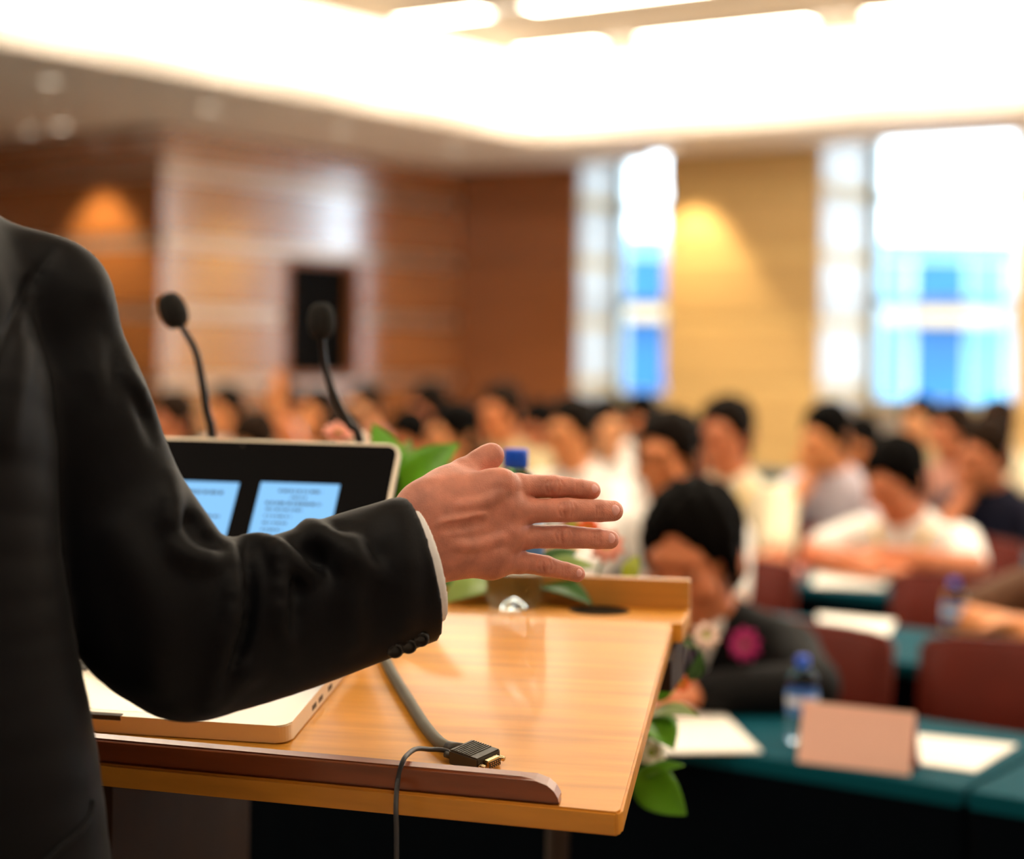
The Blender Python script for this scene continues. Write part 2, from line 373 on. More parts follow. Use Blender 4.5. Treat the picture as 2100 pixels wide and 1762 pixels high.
for j, v in enumerate(rows):
    for i, (u0, u1) in enumerate(((6.89, 7.6), (5.23, 6.54), (3.52, 4.83), (1.81, 3.12), (.1, 1.41), (-1.61, -.3))):
        ORD = ('first', 'second', 'third', 'fourth', 'fifth', 'sixth')
        where = 'in the %s ceiling row from the windows' % ORD[j]
        which = 'short strip light beside the left cove ' if i == 0 else '%s strip light from the left ' % ORD[i]
        o = tag(empty('strip_light', R((u0 + u1) / 2, v, ZI)), which + where, 'ceiling light', 'recessed strip lights of the raised ceiling')
        for aa in ((u0 - .02, u0, v - .11, v + .11), (u1, u1 + .02, v - .11, v + .11), (u0, u1, v - .11, v - .09), (u0, u1, v + .09, v + .11)): local_to(rbox('trim', *aa, ZI - .03, ZI, M_trim), o)
        local_to(rbox('diffuser', u0, u1, v - .09, v + .09, ZI - .025, ZI - .005, M_strip), o)
        if i < 5 and j < 3:
            for s, sd_ in ((-.07, 'right'), (.07, 'left')):
                disc_light('ceiling_spotlight', u0 - .16 + s, v, ZI, .05, M_spotl, sd_ + ' spotlight of the %s pair in the %s row from the windows' % (ORD[i], ORD[j]), 'paired spotlights in the raised ceiling')
for i, (u0, u1) in enumerate(((3.6, 4.9), (1.9, 3.2), (.2, 1.5), (-1.5, -.2))):  # unseen strips, added to light the hand and name card from the front
    o = tag(empty('strip_light', R((u0 + u1) / 2, .3, ZS)), '%s added fill strip from the left in the unseen front soffit' % ORD[i], 'ceiling light', 'added fill strips in the front soffit')
    for aa in ((u0 - .02, u0, .19, .41), (u1, u1 + .02, .19, .41), (u0, u1, .19, .21), (u0, u1, .39, .41)): local_to(rbox('trim', *aa, ZS - .03, ZS, M_trim), o)
    local_to(rbox('diffuser', u0, u1, .21, .39, ZS - .025, ZS - .005, M_fill), o)
for k in range(6):
    disc_light('soffit_downlight', 8.63, 11.26 - 1.36 * k, ZS, .06, M_offl, '%s unlit downlight from the hall corner in the left soffit, glow added' % ORD[k], 'unlit downlights with added glow along the soffit')
disc_light('soffit_downlight', 10.8, 8.8, ZS, .06, M_offl, 'unlit round downlight at the far left of the soffit, glow added', 'unlit downlights with added glow along the soffit')
def washer(u, v, target, lab, power):
    o = disc_light('wall_washer', u, v, ZS, .06, M_spotl, lab, 'wall washing downlights')
    l = bpy.data.lights.new('washer_lamp', 'SPOT'); l.energy = power; l.color = (1, .78, .48); l.spot_size = math.radians(74); l.spot_blend = .5; l.shadow_soft_size = .05
    lo = bpy.data.objects.new('washer_lamp', l); COL.objects.link(lo); lo.parent = o; lo.location = (0, 0, -.02)
    d = Vector(tuple(np.array(R(*target)) - np.array(R(u, v, ZS)))); lo.rotation_euler = d.to_track_quat('-Z', 'Y').to_euler()
washer(10.35, 8.72, (10.35, 9.05, 1.2), 'lit downlight washing the wooden niche wall at the left', SPOT)
washer(7.10, 12.08, (7.10, 12.42, 1.2), 'lit downlight washing the tan pillar between the windows', SPOT)
washer(4.2, 12.08, (4.2, 12.42, 1.2), 'lit downlight washing the next pillar to the right', SPOT)

# outside: pale low building across the street
M_bwhite = mat('far_wall', (215, 226, 232), .7, var=.03, scale=(.4, .4, .4)); M_bblue = mat('far_blue_glass', (12, 92, 148), .4, var=.12, scale=(.3, .3, .6)); M_bpale = mat('far_pale_glass', (96, 164, 200), .4, var=.1, scale=(.3, .3, .5)); M_btan = mat('far_canopy', (200, 165, 120), .7, var=.05, scale=(1, 1, 1))
fb = tag(empty('far_building', (12, 60, -12)), 'pale building with blue glass bays outside the windows', 'building')
def fbox(nm, x0, x1, y0, y1, z0, z1, m): local_to(lbox(nm, (x0, y0, z0), (x1, y1, z1), m), fb)
fbox('wall', -6, 34, 60, 66, -12, 4.75, M_bwhite); fbox('parapet', -6.2, 34.2, 59.8, 66, 4.75, 5.3, M_bpale)  # pale haze above the roof line put into the parapet's colour
for i in range(11):
    x = -3.15 + 3.35 * i
    for j, (z0, z1) in enumerate(((2.95, 4.6), (-1.2, 2.5), (-5.4, -1.9), (-9.6, -6.1))): fbox('window', x, x + 1.75, 59.9, 60, z0, z1, M_bblue); fbox('window', x + 1.9, x + 3.1, 59.92, 60, z0, z1, M_bpale)
for i in range(11): fbox('canopy', -3.35 + 3.35 * i, -3.35 + 3.35 * i + 2.2, 58.6, 59.9, 2.45, 2.9, M_btan)
tag(put('street_ground', [(-80, 14.5, -12), (120, 14.5, -12), (120, 140, -12), (-80, 140, -12)], [(0, 1, 2, 3)], mat('street', (120, 122, 124), .9, var=.1, scale=(.2, .2, .2))), kind='structure')

# ------------------------------------------------------------------ lectern
LT = math.radians(10)
uL = np.array([-math.cos(LT), math.sin(LT), 0]); vL = np.array([math.sin(LT), math.cos(LT), 0])
FOLD = P(1380, 1278, 1.9); NEAR = np.array([.09421, 1.43008, 1.02613])
BL = np.linalg.norm(FOLD - NEAR); sd = (FOLD - NEAR) / BL; bn = np.cross(sd, uL); bn = bn * np.sign(bn[2]); bn /= np.linalg.norm(bn)
def board(x, y, c=0.): 
    d = ray(x, y); t = ((NEAR + bn * c - CAM) @ bn) / (d @ bn); return CAM + d * t
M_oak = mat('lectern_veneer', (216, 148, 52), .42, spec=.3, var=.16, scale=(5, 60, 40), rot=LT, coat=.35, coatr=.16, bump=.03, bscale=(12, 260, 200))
M_oak_shaded = mat('lectern_lip_shaded_wood', (132, 66, 28), .32, var=.2, scale=(6, 80, 60), rot=LT, coat=.4, coatr=.15)  # shade on the lip's near face put into a darker wood colour
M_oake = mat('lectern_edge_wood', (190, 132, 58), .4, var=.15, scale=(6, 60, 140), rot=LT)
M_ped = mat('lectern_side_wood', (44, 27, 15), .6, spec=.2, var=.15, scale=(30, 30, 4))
M_dark = mat('lectern_recess', (40, 32, 22), .9, spec=.05, var=.1, scale=(5, 5, 5))
LW = 1.0
lec = tag(empty('lectern', (NEAR[0], NEAR[1], 0), -LT), 'honey coloured wooden lectern with sloping top beside the speaker', 'lectern')
cs_, sn_ = sd @ vL, sd[2]; zN = NEAR[2]
def Bl(a, b, c=0.): return (-a, b * cs_ - c * sn_, zN + b * sn_ + c * cs_)
bnear = lambda a: .0778 * a
TB = .021
bm = bmesh.new(); pts = []
outline = [(0.004, bnear(0)), (LW, bnear(LW)), (LW, BL), (0, BL), (0, .006)]
lo = [bm.verts.new(Bl(a, b, -TB)) for a, b in outline]; hi = [bm.verts.new(Bl(a, b, 0)) for a, b in outline]
bm.faces.new(hi); bm.faces.new(lo[::-1])
for i in range(5): bm.faces.new([lo[i], lo[(i + 1) % 5], hi[(i + 1) % 5], hi[i]])
bmesh.ops.recalc_face_normals(bm, faces=bm.faces); bmesh.ops.bevel(bm, geom=list(bm.edges), offset=.002, segments=2, affect='EDGES')
bmput('sloping_board', bm, M_oak, lec)
# lip along the near edge with a rounded right end
prof = [(.052, 0.0), (.0525, .006), (.056, .012), (.062, .017), (.072, .020), (.085, .0215), (LW, .0215), (LW, 0)]
bm = bmesh.new()
A = [bm.verts.new(Bl(a, bnear(a) + .001, c + .0005)) for a, c in prof]; B = [bm.verts.new(Bl(a, bnear(a) + .017, c + .0005)) for a, c in prof]; n_ = len(prof)
bm.faces.new(A); bm.faces.new(B[::-1])
for i in range(n_): bm.faces.new([A[i], B[i], B[(i + 1) % n_], A[(i + 1) % n_]])
bmesh.ops.recalc_face_normals(bm, faces=bm.faces); bmesh.ops.bevel(bm, geom=[e for e in bm.edges if e.calc_length() > .1], offset=.003, segments=3, affect='EDGES')
o = bmput('book_lip', bm, M_oak_shaded, lec, False)
yF, zF = BL * cs_, zN + BL * sn_; SHD = .118
lbox('flat_shelf', (-LW, yF - .002, zF - TB), (.0105, yF + SHD, zF), M_oak, lec, .002)
lbox('back_rail', (-LW, yF + SHD - .018, zF), (.0105, yF + SHD, zF + .0335), M_oak_shaded if 0 else M_oake, lec, .0025)
V = [(x, y, z) for x in (-.014, .004) for (y, z) in ((yF + SHD - .003, zF - TB), (yF - .004, zF - TB), (yF - .06, zF - TB - .010), (yF - .062, zF - .062), (yF + SHD - .003, zF - .078))]
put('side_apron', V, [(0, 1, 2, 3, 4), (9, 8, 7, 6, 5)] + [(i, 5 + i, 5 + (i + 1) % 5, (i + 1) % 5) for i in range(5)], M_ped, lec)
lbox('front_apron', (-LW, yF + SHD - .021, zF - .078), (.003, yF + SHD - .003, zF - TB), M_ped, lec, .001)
# pedestal, open at the back
px0, px1, py0, py1 = -.96, -.505, .17, yF + SHD - .03
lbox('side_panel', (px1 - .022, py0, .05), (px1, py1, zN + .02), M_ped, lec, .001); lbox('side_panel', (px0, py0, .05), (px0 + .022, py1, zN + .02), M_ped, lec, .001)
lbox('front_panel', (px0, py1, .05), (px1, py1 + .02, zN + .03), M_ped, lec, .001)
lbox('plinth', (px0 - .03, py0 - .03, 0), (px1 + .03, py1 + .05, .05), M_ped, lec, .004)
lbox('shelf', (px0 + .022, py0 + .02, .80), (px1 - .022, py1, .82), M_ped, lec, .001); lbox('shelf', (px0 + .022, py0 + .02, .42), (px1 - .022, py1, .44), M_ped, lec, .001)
# cable grommet on the flat shelf
def at_z(x, y, z):
    d = ray(x, y); t = (z - CAMH) / d[2]; return CAM + d * t
ZSH = zF
g = at_z(1228, 1254, ZSH) + vL * .004
V, F = lathe([(.0335, 0), (.0335, .0012), (.029, .0016), (.028, .0008)], 36); o = put('cable_grommet', V, F, mat('grommet_ring', (56, 46, 34), .8, spec=.1), lec, True); local_to(o, lec); o.matrix_parent_inverse = Matrix(); o.location = Matrix.LocRotScale(lec.location, lec.rotation_euler, None).inverted() @ Vector(tuple(g)); 
V, F = lathe([(.0275, 0), (.0275, .0009), (.01, .0010)], 36); put('grommet_cover', V, F, M_dark, o, True)

# ------------------------------------------------------------------ laptop
M_silver = mat('laptop_aluminium', (228, 216, 196), .30, metal=.55, var=.01, scale=(40, 40, 40))
M_key = mat('laptop_keys', (60, 60, 58), .5); M_pad = mat('laptop_trackpad', (222, 212, 194), .26, metal=.5)
M_scr = mat('laptop_screen_glass', (6, 5, 7), .4, spec=.04)
M_page = emis('screen_page', lin((140, 200, 250)), .58); M_print = mat('screen_print', (70, 110, 150), .6); M_slot = mat('laptop_slot', (60, 48, 38), .5)
al = math.radians(1.2); lx = -uL * math.cos(al) - sd * math.sin(al); ly = sd * math.cos(al) - uL * math.sin(al)
def frame(o, org, X, Y, Z): o.matrix_world = Matrix(((X[0], Y[0], Z[0], org[0]), (X[1], Y[1], Z[1], org[1]), (X[2], Y[2], Z[2], org[2]), (0, 0, 0, 1)))
lap = tag(empty('laptop'), 'open silver laptop with two document pages on its black screen', 'laptop')
LC = board(592, 1529); frame(lap, LC + bn * .0012, lx, ly, bn)
W_, D_, T_ = .364, .249, .0165
def roundrect(name, x0, x1, y0, y1, z0, z1, r, m, parent, M=None, bev=.0012):
    bm = bmesh.new(); ring = []
    for cx, cy, a0 in ((x1 - r, y1 - r, 0), (x0 + r, y1 - r, 90), (x0 + r, y0 + r, 180), (x1 - r, y0 + r, 270)):
        for k in range(7):
            a = math.radians(a0 + 15 * k); ring.append((cx + r * math.cos(a), cy + r * math.sin(a)))
    lo = [bm.verts.new((x, y, z0)) for x, y in ring]; hi = [bm.verts.new((x, y, z1)) for x, y in ring]; n = len(ring)
    bm.faces.new(hi); bm.faces.new(lo[::-1])
    for i in range(n): bm.faces.new([lo[i], lo[(i + 1) % n], hi[(i + 1) % n], hi[i]])
    if bev: bmesh.ops.bevel(bm, geom=[e for e in bm.edges if abs(e.verts[0].co.z - e.verts[1].co.z) < 1e-6], offset=bev, segments=2, affect='EDGES')
    if M is not None: bm.transform(M)
    return bmput(name, bm, m, parent)
base = roundrect('base', -W_, 0, 0, D_, 0, T_, .012, M_silver, lap)
roundrect('trackpad', -W_ / 2 - .0525, -W_ / 2 + .0525, .012, .088, T_ - .0001, T_ + .0002, .003, M_pad, base, bev=0)
roundrect('thumb_slot', -W_ / 2 - .024, -W_ / 2 + .024, -.0003, .006, T_ - .0045, T_ + .0003, .0022, M_slot, base, bev=0)
roundrect('thumb_slot_lip', -W_ / 2 - .0235, -W_ / 2 + .0235, -.0008, .004, T_ - .0062, T_ - .0042, .001, M_silver, base, bev=0)
bm = bmesh.new()
for r_ in range(6):
    n_k = 14 if r_ else 5
    for c_ in range(n_k):
        kw = .0195 if r_ else (.0195, .0195, .1, .0195, .0195)[c_]
        x = -W_ / 2 - .1365 + (c_ * .0195 if r_ else (.02, .06, .1, .21, .235)[c_])
        q = [bm.verts.new(p) for p in boxv((x, .108 + r_ * .0185, T_), (x + kw - .003, .108 + r_ * .0185 + .0158, T_ + .0012))]
        for f_ in BOXF: bm.faces.new([q[i] for i in f_])
o = bmput('keyboard', bm, M_key, base)
for sx in (-1, 1):
    for yy in (.07, .09, .12): roundrect('port', -.0006 if sx > 0 else -W_ - .0002, .0002 if sx > 0 else -W_ + .0006, yy, yy + .013, .004, .009, .0003, M_slot, base, bev=0)
LA = math.radians(136); ldir = -ly * math.cos(LA) + bn * math.sin(LA); lnrm = ly * -math.sin(LA) + bn * -math.cos(LA)   # lnrm faces the user
lnrm = np.cross(lx, ldir)
lid_o = LC + bn * (.0012 + T_ + .001) + ly * (D_ - .004)
Mi = Matrix(((lx[0], ldir[0], lnrm[0], lid_o[0]), (lx[1], ldir[1], lnrm[1], lid_o[1]), (lx[2], ldir[2], lnrm[2], lid_o[2]), (0, 0, 0, 1)))
Ml = lap.matrix_world.inverted() @ Mi
LH = .236
lid = roundrect('lid', -W_, 0, 0, LH, -.007, 0, .014, M_silver, lap, Ml)
roundrect('screen_glass', -W_ + .0035, -.0035, .004, LH - .0035, 0, .0006, .0115, M_scr, lid, Ml, bev=0)
def on_lid(x, y):
    d = ray(x, y); t = ((lid_o + lnrm * .001 - CAM) @ lnrm) / (d @ lnrm); q = CAM + d * t - lid_o; return q @ lx, q @ ldir
def page(x0, y0, x1, y1, rows, lab):
    a, b = on_lid(x0, y0), on_lid(x1, y1); top = (a[1] + b[1]) / 2; wd = b[0] - a[0]; hg = wd * 1.35
    bm = bmesh.new(); q = [bm.verts.new(p) for p in boxv((a[0], top - hg, .0006), (b[0], top, .0010))]
    for f_ in BOXF: bm.faces.new([q[i] for i in f_])
    bm.transform(Ml); pg = bmput('document_page', bm, M_page, lid); tag(pg, lab)
    bm = bmesh.new(); rnd = random.Random(len(rows))
    for (fy, f0, f1, hh) in rows:
        x = a[0] + f0 * wd
        while x < a[0] + f1 * wd:
            ww = min(rnd.uniform(.02, .06) * wd, a[0] + f1 * wd - x) 
            q = [bm.verts.new(p) for p in boxv((x, top - fy * hg - hh * wd, .0010), (x + ww, top - fy * hg, .0012))]
            for f_ in BOXF: bm.faces.new([q[i] for i in f_])
            x += ww + rnd.uniform(.008, .03) * wd
    bm.transform(Ml); tag(bmput('page_text', bm, M_print, pg), kind='stuff')
page(330, 985, 491, 990, [(.09, .16, .84, .05), (.34, .25, .86, .035), (.46, .25, .55, .03), (.56, .25, .80, .03)], 'pale blue document page with a title line')
page(536, 988, 697, 995, [(.07, .25, .8, .04), (.14, .42, .62, .03), (.20, .12, .82, .042)] + [(.27 + .07 * i, .14, (.6, .48, .45, .4, .42)[i], .03) for i in range(5)] + [(.63, .10, .62, .035), (.71, .12, .5, .03), (.78, .12, .45, .03)], 'pale blue document page with many short lines')
V, F = lathe([(.0016, 0), (.0016, .0003)], 12, Ml @ Matrix.Translation((-W_ / 2, LH - .009, .0006))); put('webcam', V, F, M_slot, lid)

# ------------------------------------------------------------------ microphones
M_foam = mat('mic_foam', (22, 22, 22), .95, var=.3, scale=(400, 400, 400), bump=.8); M_neck = mat('mic_neck', (24, 22, 22), .4, metal=.3)
def mic(label, head, hd, path, tb):
    base_p = at_z(*path[-1], ZSH); 
    o = tag(empty('gooseneck_microphone'), label, 'microphone', 'gooseneck microphones on the lectern')
    pts = [P(x, y, tb) for x, y in path]; root = np.array([pts[-1][0] + .012, tb + .01, ZSH]); o.location = tuple(root)
    V, F = lathe([(.028, 0), (.028, .006), (.022, .014), (.010, .02), (.008, .04)], 28); put('base', V, F, M_neck, o, True)
    pts.append(root + [0, 0, .035]); sp = spline(pts, 8)
    V, F = tube([p - root for p in sp], list(np.linspace(.0036, .0056, len(sp))), 12); put('gooseneck', V, F, M_neck, o, True)
    c = P(*head, tb) - root; ax = P(*hd[1], tb) - P(*hd[0], tb); L = np.linalg.norm(ax) / 2; q = Vector(tuple(ax)).to_track_quat('Z', 'Y').to_matrix().to_4x4()
    prof = [(max(.0005, .0162 * math.sin(math.pi * s) ** .62 * (1 - .12 * (s - .5))), L * (-math.cos(math.pi * s))) for s in np.linspace(0.01, .99, 16)]
    V, F = lathe(prof, 24, Matrix.Translation(tuple(c)) @ q); put('foam_windscreen', V, F, M_foam, o, True)
mic('gooseneck microphone with its foam head tilted left, before the wooden wall', (355, 637), ((368, 674), (341, 603)), [(362, 648), (378, 678), (402, 722), (414, 780), (424, 840), (437, 908)], 2.06)
mic('upright gooseneck microphone whose foam head overlaps the dark booth window', (659, 658), ((660, 696), (658, 622)), [(659, 668), (661, 705), (668, 760), (690, 820), (716, 870), (738, 912)], 2.03)

# ------------------------------------------------------------------ video cable with plug
M_cab = mat('cable_grey', (96, 92, 78), .55, var=.06, scale=(60, 60, 60)); M_plug = mat('plug_plastic', (58, 54, 46), .45); M_chrome = mat('plug_shell', (200, 180, 140), .25, metal=1.0); M_cordd = mat('thin_cord', (52, 54, 58), .5)
cab = tag(empty('video_cable'), 'grey video cable with a ribbed plug lying on the lectern', 'cable')
pA, pD, pB = board(921, 1537, .0135), board(980, 1557, .0135), board(975, 1512, .0135)
e1 = pD - pA; e1 /= np.linalg.norm(e1); e2 = np.cross(bn, e1); 
if e2 @ (pB - pA) < 0: e2 = -e2
mid = (pA + pD) / 2 + e2 * .014 - bn * .0067; pl_L, pl_W, pl_H = .034, .030, .0135
cab.location = tuple(mid); loc = lambda p: tuple(np.array(p) - mid)
def obx(name, c0, h, m, parent, bev=0.0006):
    bm = bmesh.new(); vs = [bm.verts.new(loc(mid + e1 * x + e2 * y + bn * z)) for x, y, z in boxv(np.array(c0) - h, np.array(c0) + h)]
    for f_ in BOXF: bm.faces.new([vs[i] for i in f_])
    if bev: bmesh.ops.bevel(bm, geom=list(bm.edges), offset=bev, segments=2, affect='EDGES')
    return bmput(name, bm, m, parent)
plug = obx('plug_housing', (0, 0, 0), np.array((pl_L / 2, pl_W / 2, pl_H / 2)), M_plug, cab, .0012)
for i in range(8): obx('grip_rib', (-pl_L / 2 + .004 + i * .0028, 0, pl_H / 2), np.array((.0008, pl_W / 2 - .001, .0006)), M_plug, plug, .0003)
shell = obx('plug_shell', (pl_L / 2 + .003, 0, 0), np.array((.0035, .0085, .0042)), M_chrome, cab, .001); obx('pin_face', (pl_L / 2 + .0066, 0, 0), np.array((.0003, .0072, .003)), M_slot, shell, 0)
for r_ in range(3):
    for c_ in range(5): obx('pin', (pl_L / 2 + .0069, -.0055 + c_ * .0027 + (.0006 if r_ == 1 else 0), -.0019 + r_ * .0019), np.array((.0003, .0004, .0004)), M_chrome, shell, 0)
for s_ in (-1, 1):
    cc = mid + e2 * s_ * .0122; V, F = tube([cc + e1 * (pl_L / 2 - .002), cc + e1 * (pl_L / 2 + .006)], .0022, 12); put('thumb_screw', [loc(v) for v in V], F, M_chrome, cab, True)
    V, F = tube([cc - e1 * (pl_L / 2 + .006), cc - e1 * (pl_L / 2 - .003)], .0028, 12); put('thumb_screw', [loc(v) for v in V], F, M_plug, cab, True)
path = [board(x, y, .0062) for x, y in ((640, 1265), (720, 1280), (775, 1330), (806, 1385), (840, 1440), (872, 1490), (900, 1522))] + [mid - e1 * .028, mid - e1 * .015]
V, F = tube(spline(path, 8), .0056, 14); put('cable_jacket', [loc(v) for v in V], F, M_cab, cab, True)
V, F = tube([mid - e1 * .032, mid - e1 * .016], [.0058, .0078], 14); put('strain_relief', [loc(v) for v in V], F, M_plug, cab, True)
near_t = 1.405
p2 = [mid - e1 * .014 - e2 * .009, mid - e1 * .026 - e2 * .010 + bn * .002, board(880, 1537, .012), board(855, 1536, .02), board(838, 1546, .026), board(826, 1562, .026)] + [P(816, 1600, 1.475), P(812, 1650, 1.455), P(813, 1700, 1.45), P(813, 1765, 1.45), P(812, 1900, 1.45), P(830, 2150, 1.46)]
V, F = tube(spline(p2, 8), .0021, 10); put('thin_cord', [loc(v) for v in V], F, M_cordd, cab, True)

# ------------------------------------------------------------------ water bottles
M_pet = mat('clear_bottle', (226, 243, 251), .01, trans=1, ior=1.25, spec=.5); M_cap = mat('blue_cap', (4, 84, 225), .4); M_lab = mat('bottle_label', (70, 130, 205), .45, var=.25, scale=(90, 90, 60)); M_labw = mat('bottle_label_band', (225, 232, 240), .45)
def bottle_proto():
    o = empty('water_bottle')
    prof = [(.002, .012), (.010, .008), (.018, .002), (.022, .0), (.027, .001), (.0312, .008), (.0327, .016), (.0316, .024), (.0327, .032), (.0327, .046), (.0312, .052), (.0322, .058), (.0322, .112), (.0305, .12), (.0315, .126), (.027, .140), (.0185, .152), (.0128, .158), (.0128, .163)]
    V, F = lathe(prof, 40); put('bottle_body', V, F, M_pet, o, True)
    lb = [(.0325, .060), (.0331, .061), (.0331, .109), (.0325, .110)]; V, F = lathe(lb, 40); F = F[:-2]; l_ = put('label_sleeve', V, F, M_lab, o, True)
    V, F = lathe([(.03312, .080), (.0334, .081), (.0334, .096), (.03312, .097)], 40); put('label_band', V, F[:-2], M_labw, l_, True)
    prof = [(.0132, .158), (.0140, .159), (.0140, .176), (.0128, .179), (.004, .1795)]; V, F = lathe(prof, 36); put('cap', V, F, M_cap, o, True)
    return o
def copy_tree(o, parent=None):
    c = o.copy(); COL.objects.link(c); c.parent = parent
    for ch in o.children: copy_tree(ch, c)
    return c
BOT = bottle_proto(); b0 = at_z(1045, 1253, ZSH) + vL * .027; BOT.location = tuple(b0)
tag(BOT, 'clear water bottle with blue cap standing on the lectern behind the hand', 'bottle', 'water bottles')

# ------------------------------------------------------------------ flower arrangement before the lectern
M_leaf = mat('leaf_green', (96, 168, 30), .38, var=.25, scale=(25, 25, 25), spec=.5); M_leafd = mat('leaf_dark', (52, 100, 30), .4, var=.25, scale=(25, 25, 25)); M_leafo = mat('leaf_olive', (136, 162, 76), .45, var=.2, scale=(25, 25, 25)); M_leafy = mat('leaf_yellow', (170, 185, 40), .4, var=.15, scale=(25, 25, 25))
for m_ in (M_leaf, M_leafd, M_leafo, M_leafy): m_.node_tree.nodes['Principled BSDF'].inputs['Transmission Weight'].default_value = 0.12
M_pink = mat('petal_pink', (246, 170, 150), .55, var=.1, scale=(40, 40, 40)); M_white = mat('petal_white', (245, 238, 225), .55, var=.05, scale=(40, 40, 40)); M_mag = mat('petal_magenta', (190, 40, 120), .5, var=.15, scale=(40, 40, 40)); M_orange = mat('petal_orange', (235, 110, 50), .5, var=.15, scale=(40, 40, 40)); M_blush = mat('petal_blush', (250, 222, 208), .6, var=.06, scale=(40, 40, 40)); M_stem = mat('stem', (80, 120, 40), .5, var=.1, scale=(30, 30, 30)); M_pot = mat('flower_pot', (225, 215, 200), .4, var=.03, scale=(6, 6, 6)); M_stand = mat('flower_stand', (60, 45, 35), .4, metal=.4, var=.05, scale=(5, 5, 5))
arr = tag(empty('flower_arrangement', tuple(P(1150, 1300, 2.28) * [1, 1, 0])), 'leafy flower arrangement spilling over the front of the lectern', 'flower arrangement')
an = np.array(arr.location)
def leaf(p0, p1, wid, face, bend=.12, m=M_leaf, name='leaf', fold=.18, parent=arr, nl=12, nw=3, power=.75, off=None):
    off = an if off is None else off
    p0, p1 = np.array(p0, float), np.array(p1, float); ax = p1 - p0; L = np.linalg.norm(ax); d = ax / L
    f = np.array(face, float); f -= d * (f @ d); f /= np.linalg.norm(f); s = np.cross(d, f); V, F = [], []
    for i in range(nl + 1):
        t = i / nl; w_ = wid * .5 * (math.sin(math.pi * min(1, t ** power)) ** .85 if 0 < t < 1 else 0.012); c = p0 + ax * t + f * (-bend * L * (2 * t - 1) ** 2 + bend * L * .5)
        for j in range(-nw, nw + 1):
            q = j / nw; V.append(c + s * w_ * q + f * (fold * w_ * (abs(q) ** 1.2)) - off)
    k = 2 * nw + 1
    for i in range(nl):
        for j in range(k - 1): F.append((i * k + j, i * k + j + 1, (i + 1) * k + j + 1, (i + 1) * k + j))
    o = put(name, V, F, m, parent, True); md = o.modifiers.new('thickness', 'SOLIDIFY'); md.thickness = .0006; return o
TOC = np.array([0, -1, .25])
LV = [((825, 1030, 2.16), (768, 868, 2.17), 84, (.4, -1, .2), M_leaf), ((812, 1040, 2.2), (838, 900, 2.22), 80, (-.2, -1, .2), M_leafo), ((815, 1030, 2.15), (936, 908, 2.13), 104, (-.5, -1, .45), M_leaf), ((805, 1035, 2.15), (785, 930, 2.13), 44, (.8, -1, 0), M_leafd),
      ((1010, 1190, 2.03), (910, 1232, 1.995), 80, (0, -.6, 1), M_leafo), ((1005, 1180, 2.045), (900, 1200, 2.03), 50, (0, -.7, 1), M_leafd), ((1095, 1192, 2.035), (1216, 1234, 1.99), 66, (0, -.5, 1), M_leafd), ((1100, 1172, 2.04), (1225, 1158, 2.05), 50, (.1, -.7, 1), M_leafo), ((1090, 1170, 2.13), (1190, 1125, 2.16), 46, (.2, -1, .6), M_leafd),
      ((1285, 1195, 2.16), (1307, 1138, 2.17), 38, (-.3, -1, .1), M_leafy), ((1320, 1468, 2.08), (1432, 1462, 2.02), 52, (0, -.6, 1), M_leafo), ((1325, 1472, 2.06), (1382, 1532, 2.01), 84, (.3, -1, .5), M_leaf), ((1335, 1430, 2.1), (1398, 1378, 2.08), 52, (-.2, -1, .4), M_leaf), ((1415, 1400, 2.12), (1440, 1335, 2.1), 34, (.3, -1, .1), M_leafd),
      ((1305, 1578, 2.0), (1406, 1672, 1.97), 92, (-.4, -1, .35), M_leaf), ((1312, 1592, 2.0), (1402, 1566, 1.98), 34, (0, -.8, 1), M_leaf), ((1150, 1090, 2.2), (1190, 1068, 2.2), 18, (0, -1, .5), M_leafy)]
for a_, b_, w_, fc, m_ in LV: leaf(P(*a_), P(*b_), w_ * a_[2] / FPX, fc, m=m_)
for a_, b_ in (((805, 1040, 2.17), (1100, 1330, 2.27)), ((1000, 1185, 2.12), (1120, 1330, 2.27)), ((1290, 1190, 2.17), (1200, 1330, 2.27)), ((1320, 1470, 2.08), (1220, 1350, 2.25)), ((1305, 1580, 2.0), (1215, 1380, 2.2)), ((1430, 1330, 2.12), (1230, 1340, 2.26))):
    p, q = P(*a_), P(*b_); V, F = tube(spline([p, (p + q) / 2 + [0, .01, .02], q], 6), .0022, 8); put('stem', [v - an for v in V], F, M_stem, arr, True)
for i in range(12):
    a_ = i * 2.4; b_ = P(1150, 1345, 2.28) + [.03 * math.cos(a_), .03 * math.sin(a_), 0]; leaf(b_, b_ + np.array([.10 * math.cos(a_), .10 * abs(math.sin(a_)) + .01, .055 + .02 * (i % 2)]), .05, (-math.cos(a_) * .6, -.3, 1), bend=.15, m=(M_leaf, M_leafd, M_leafo)[i % 3])
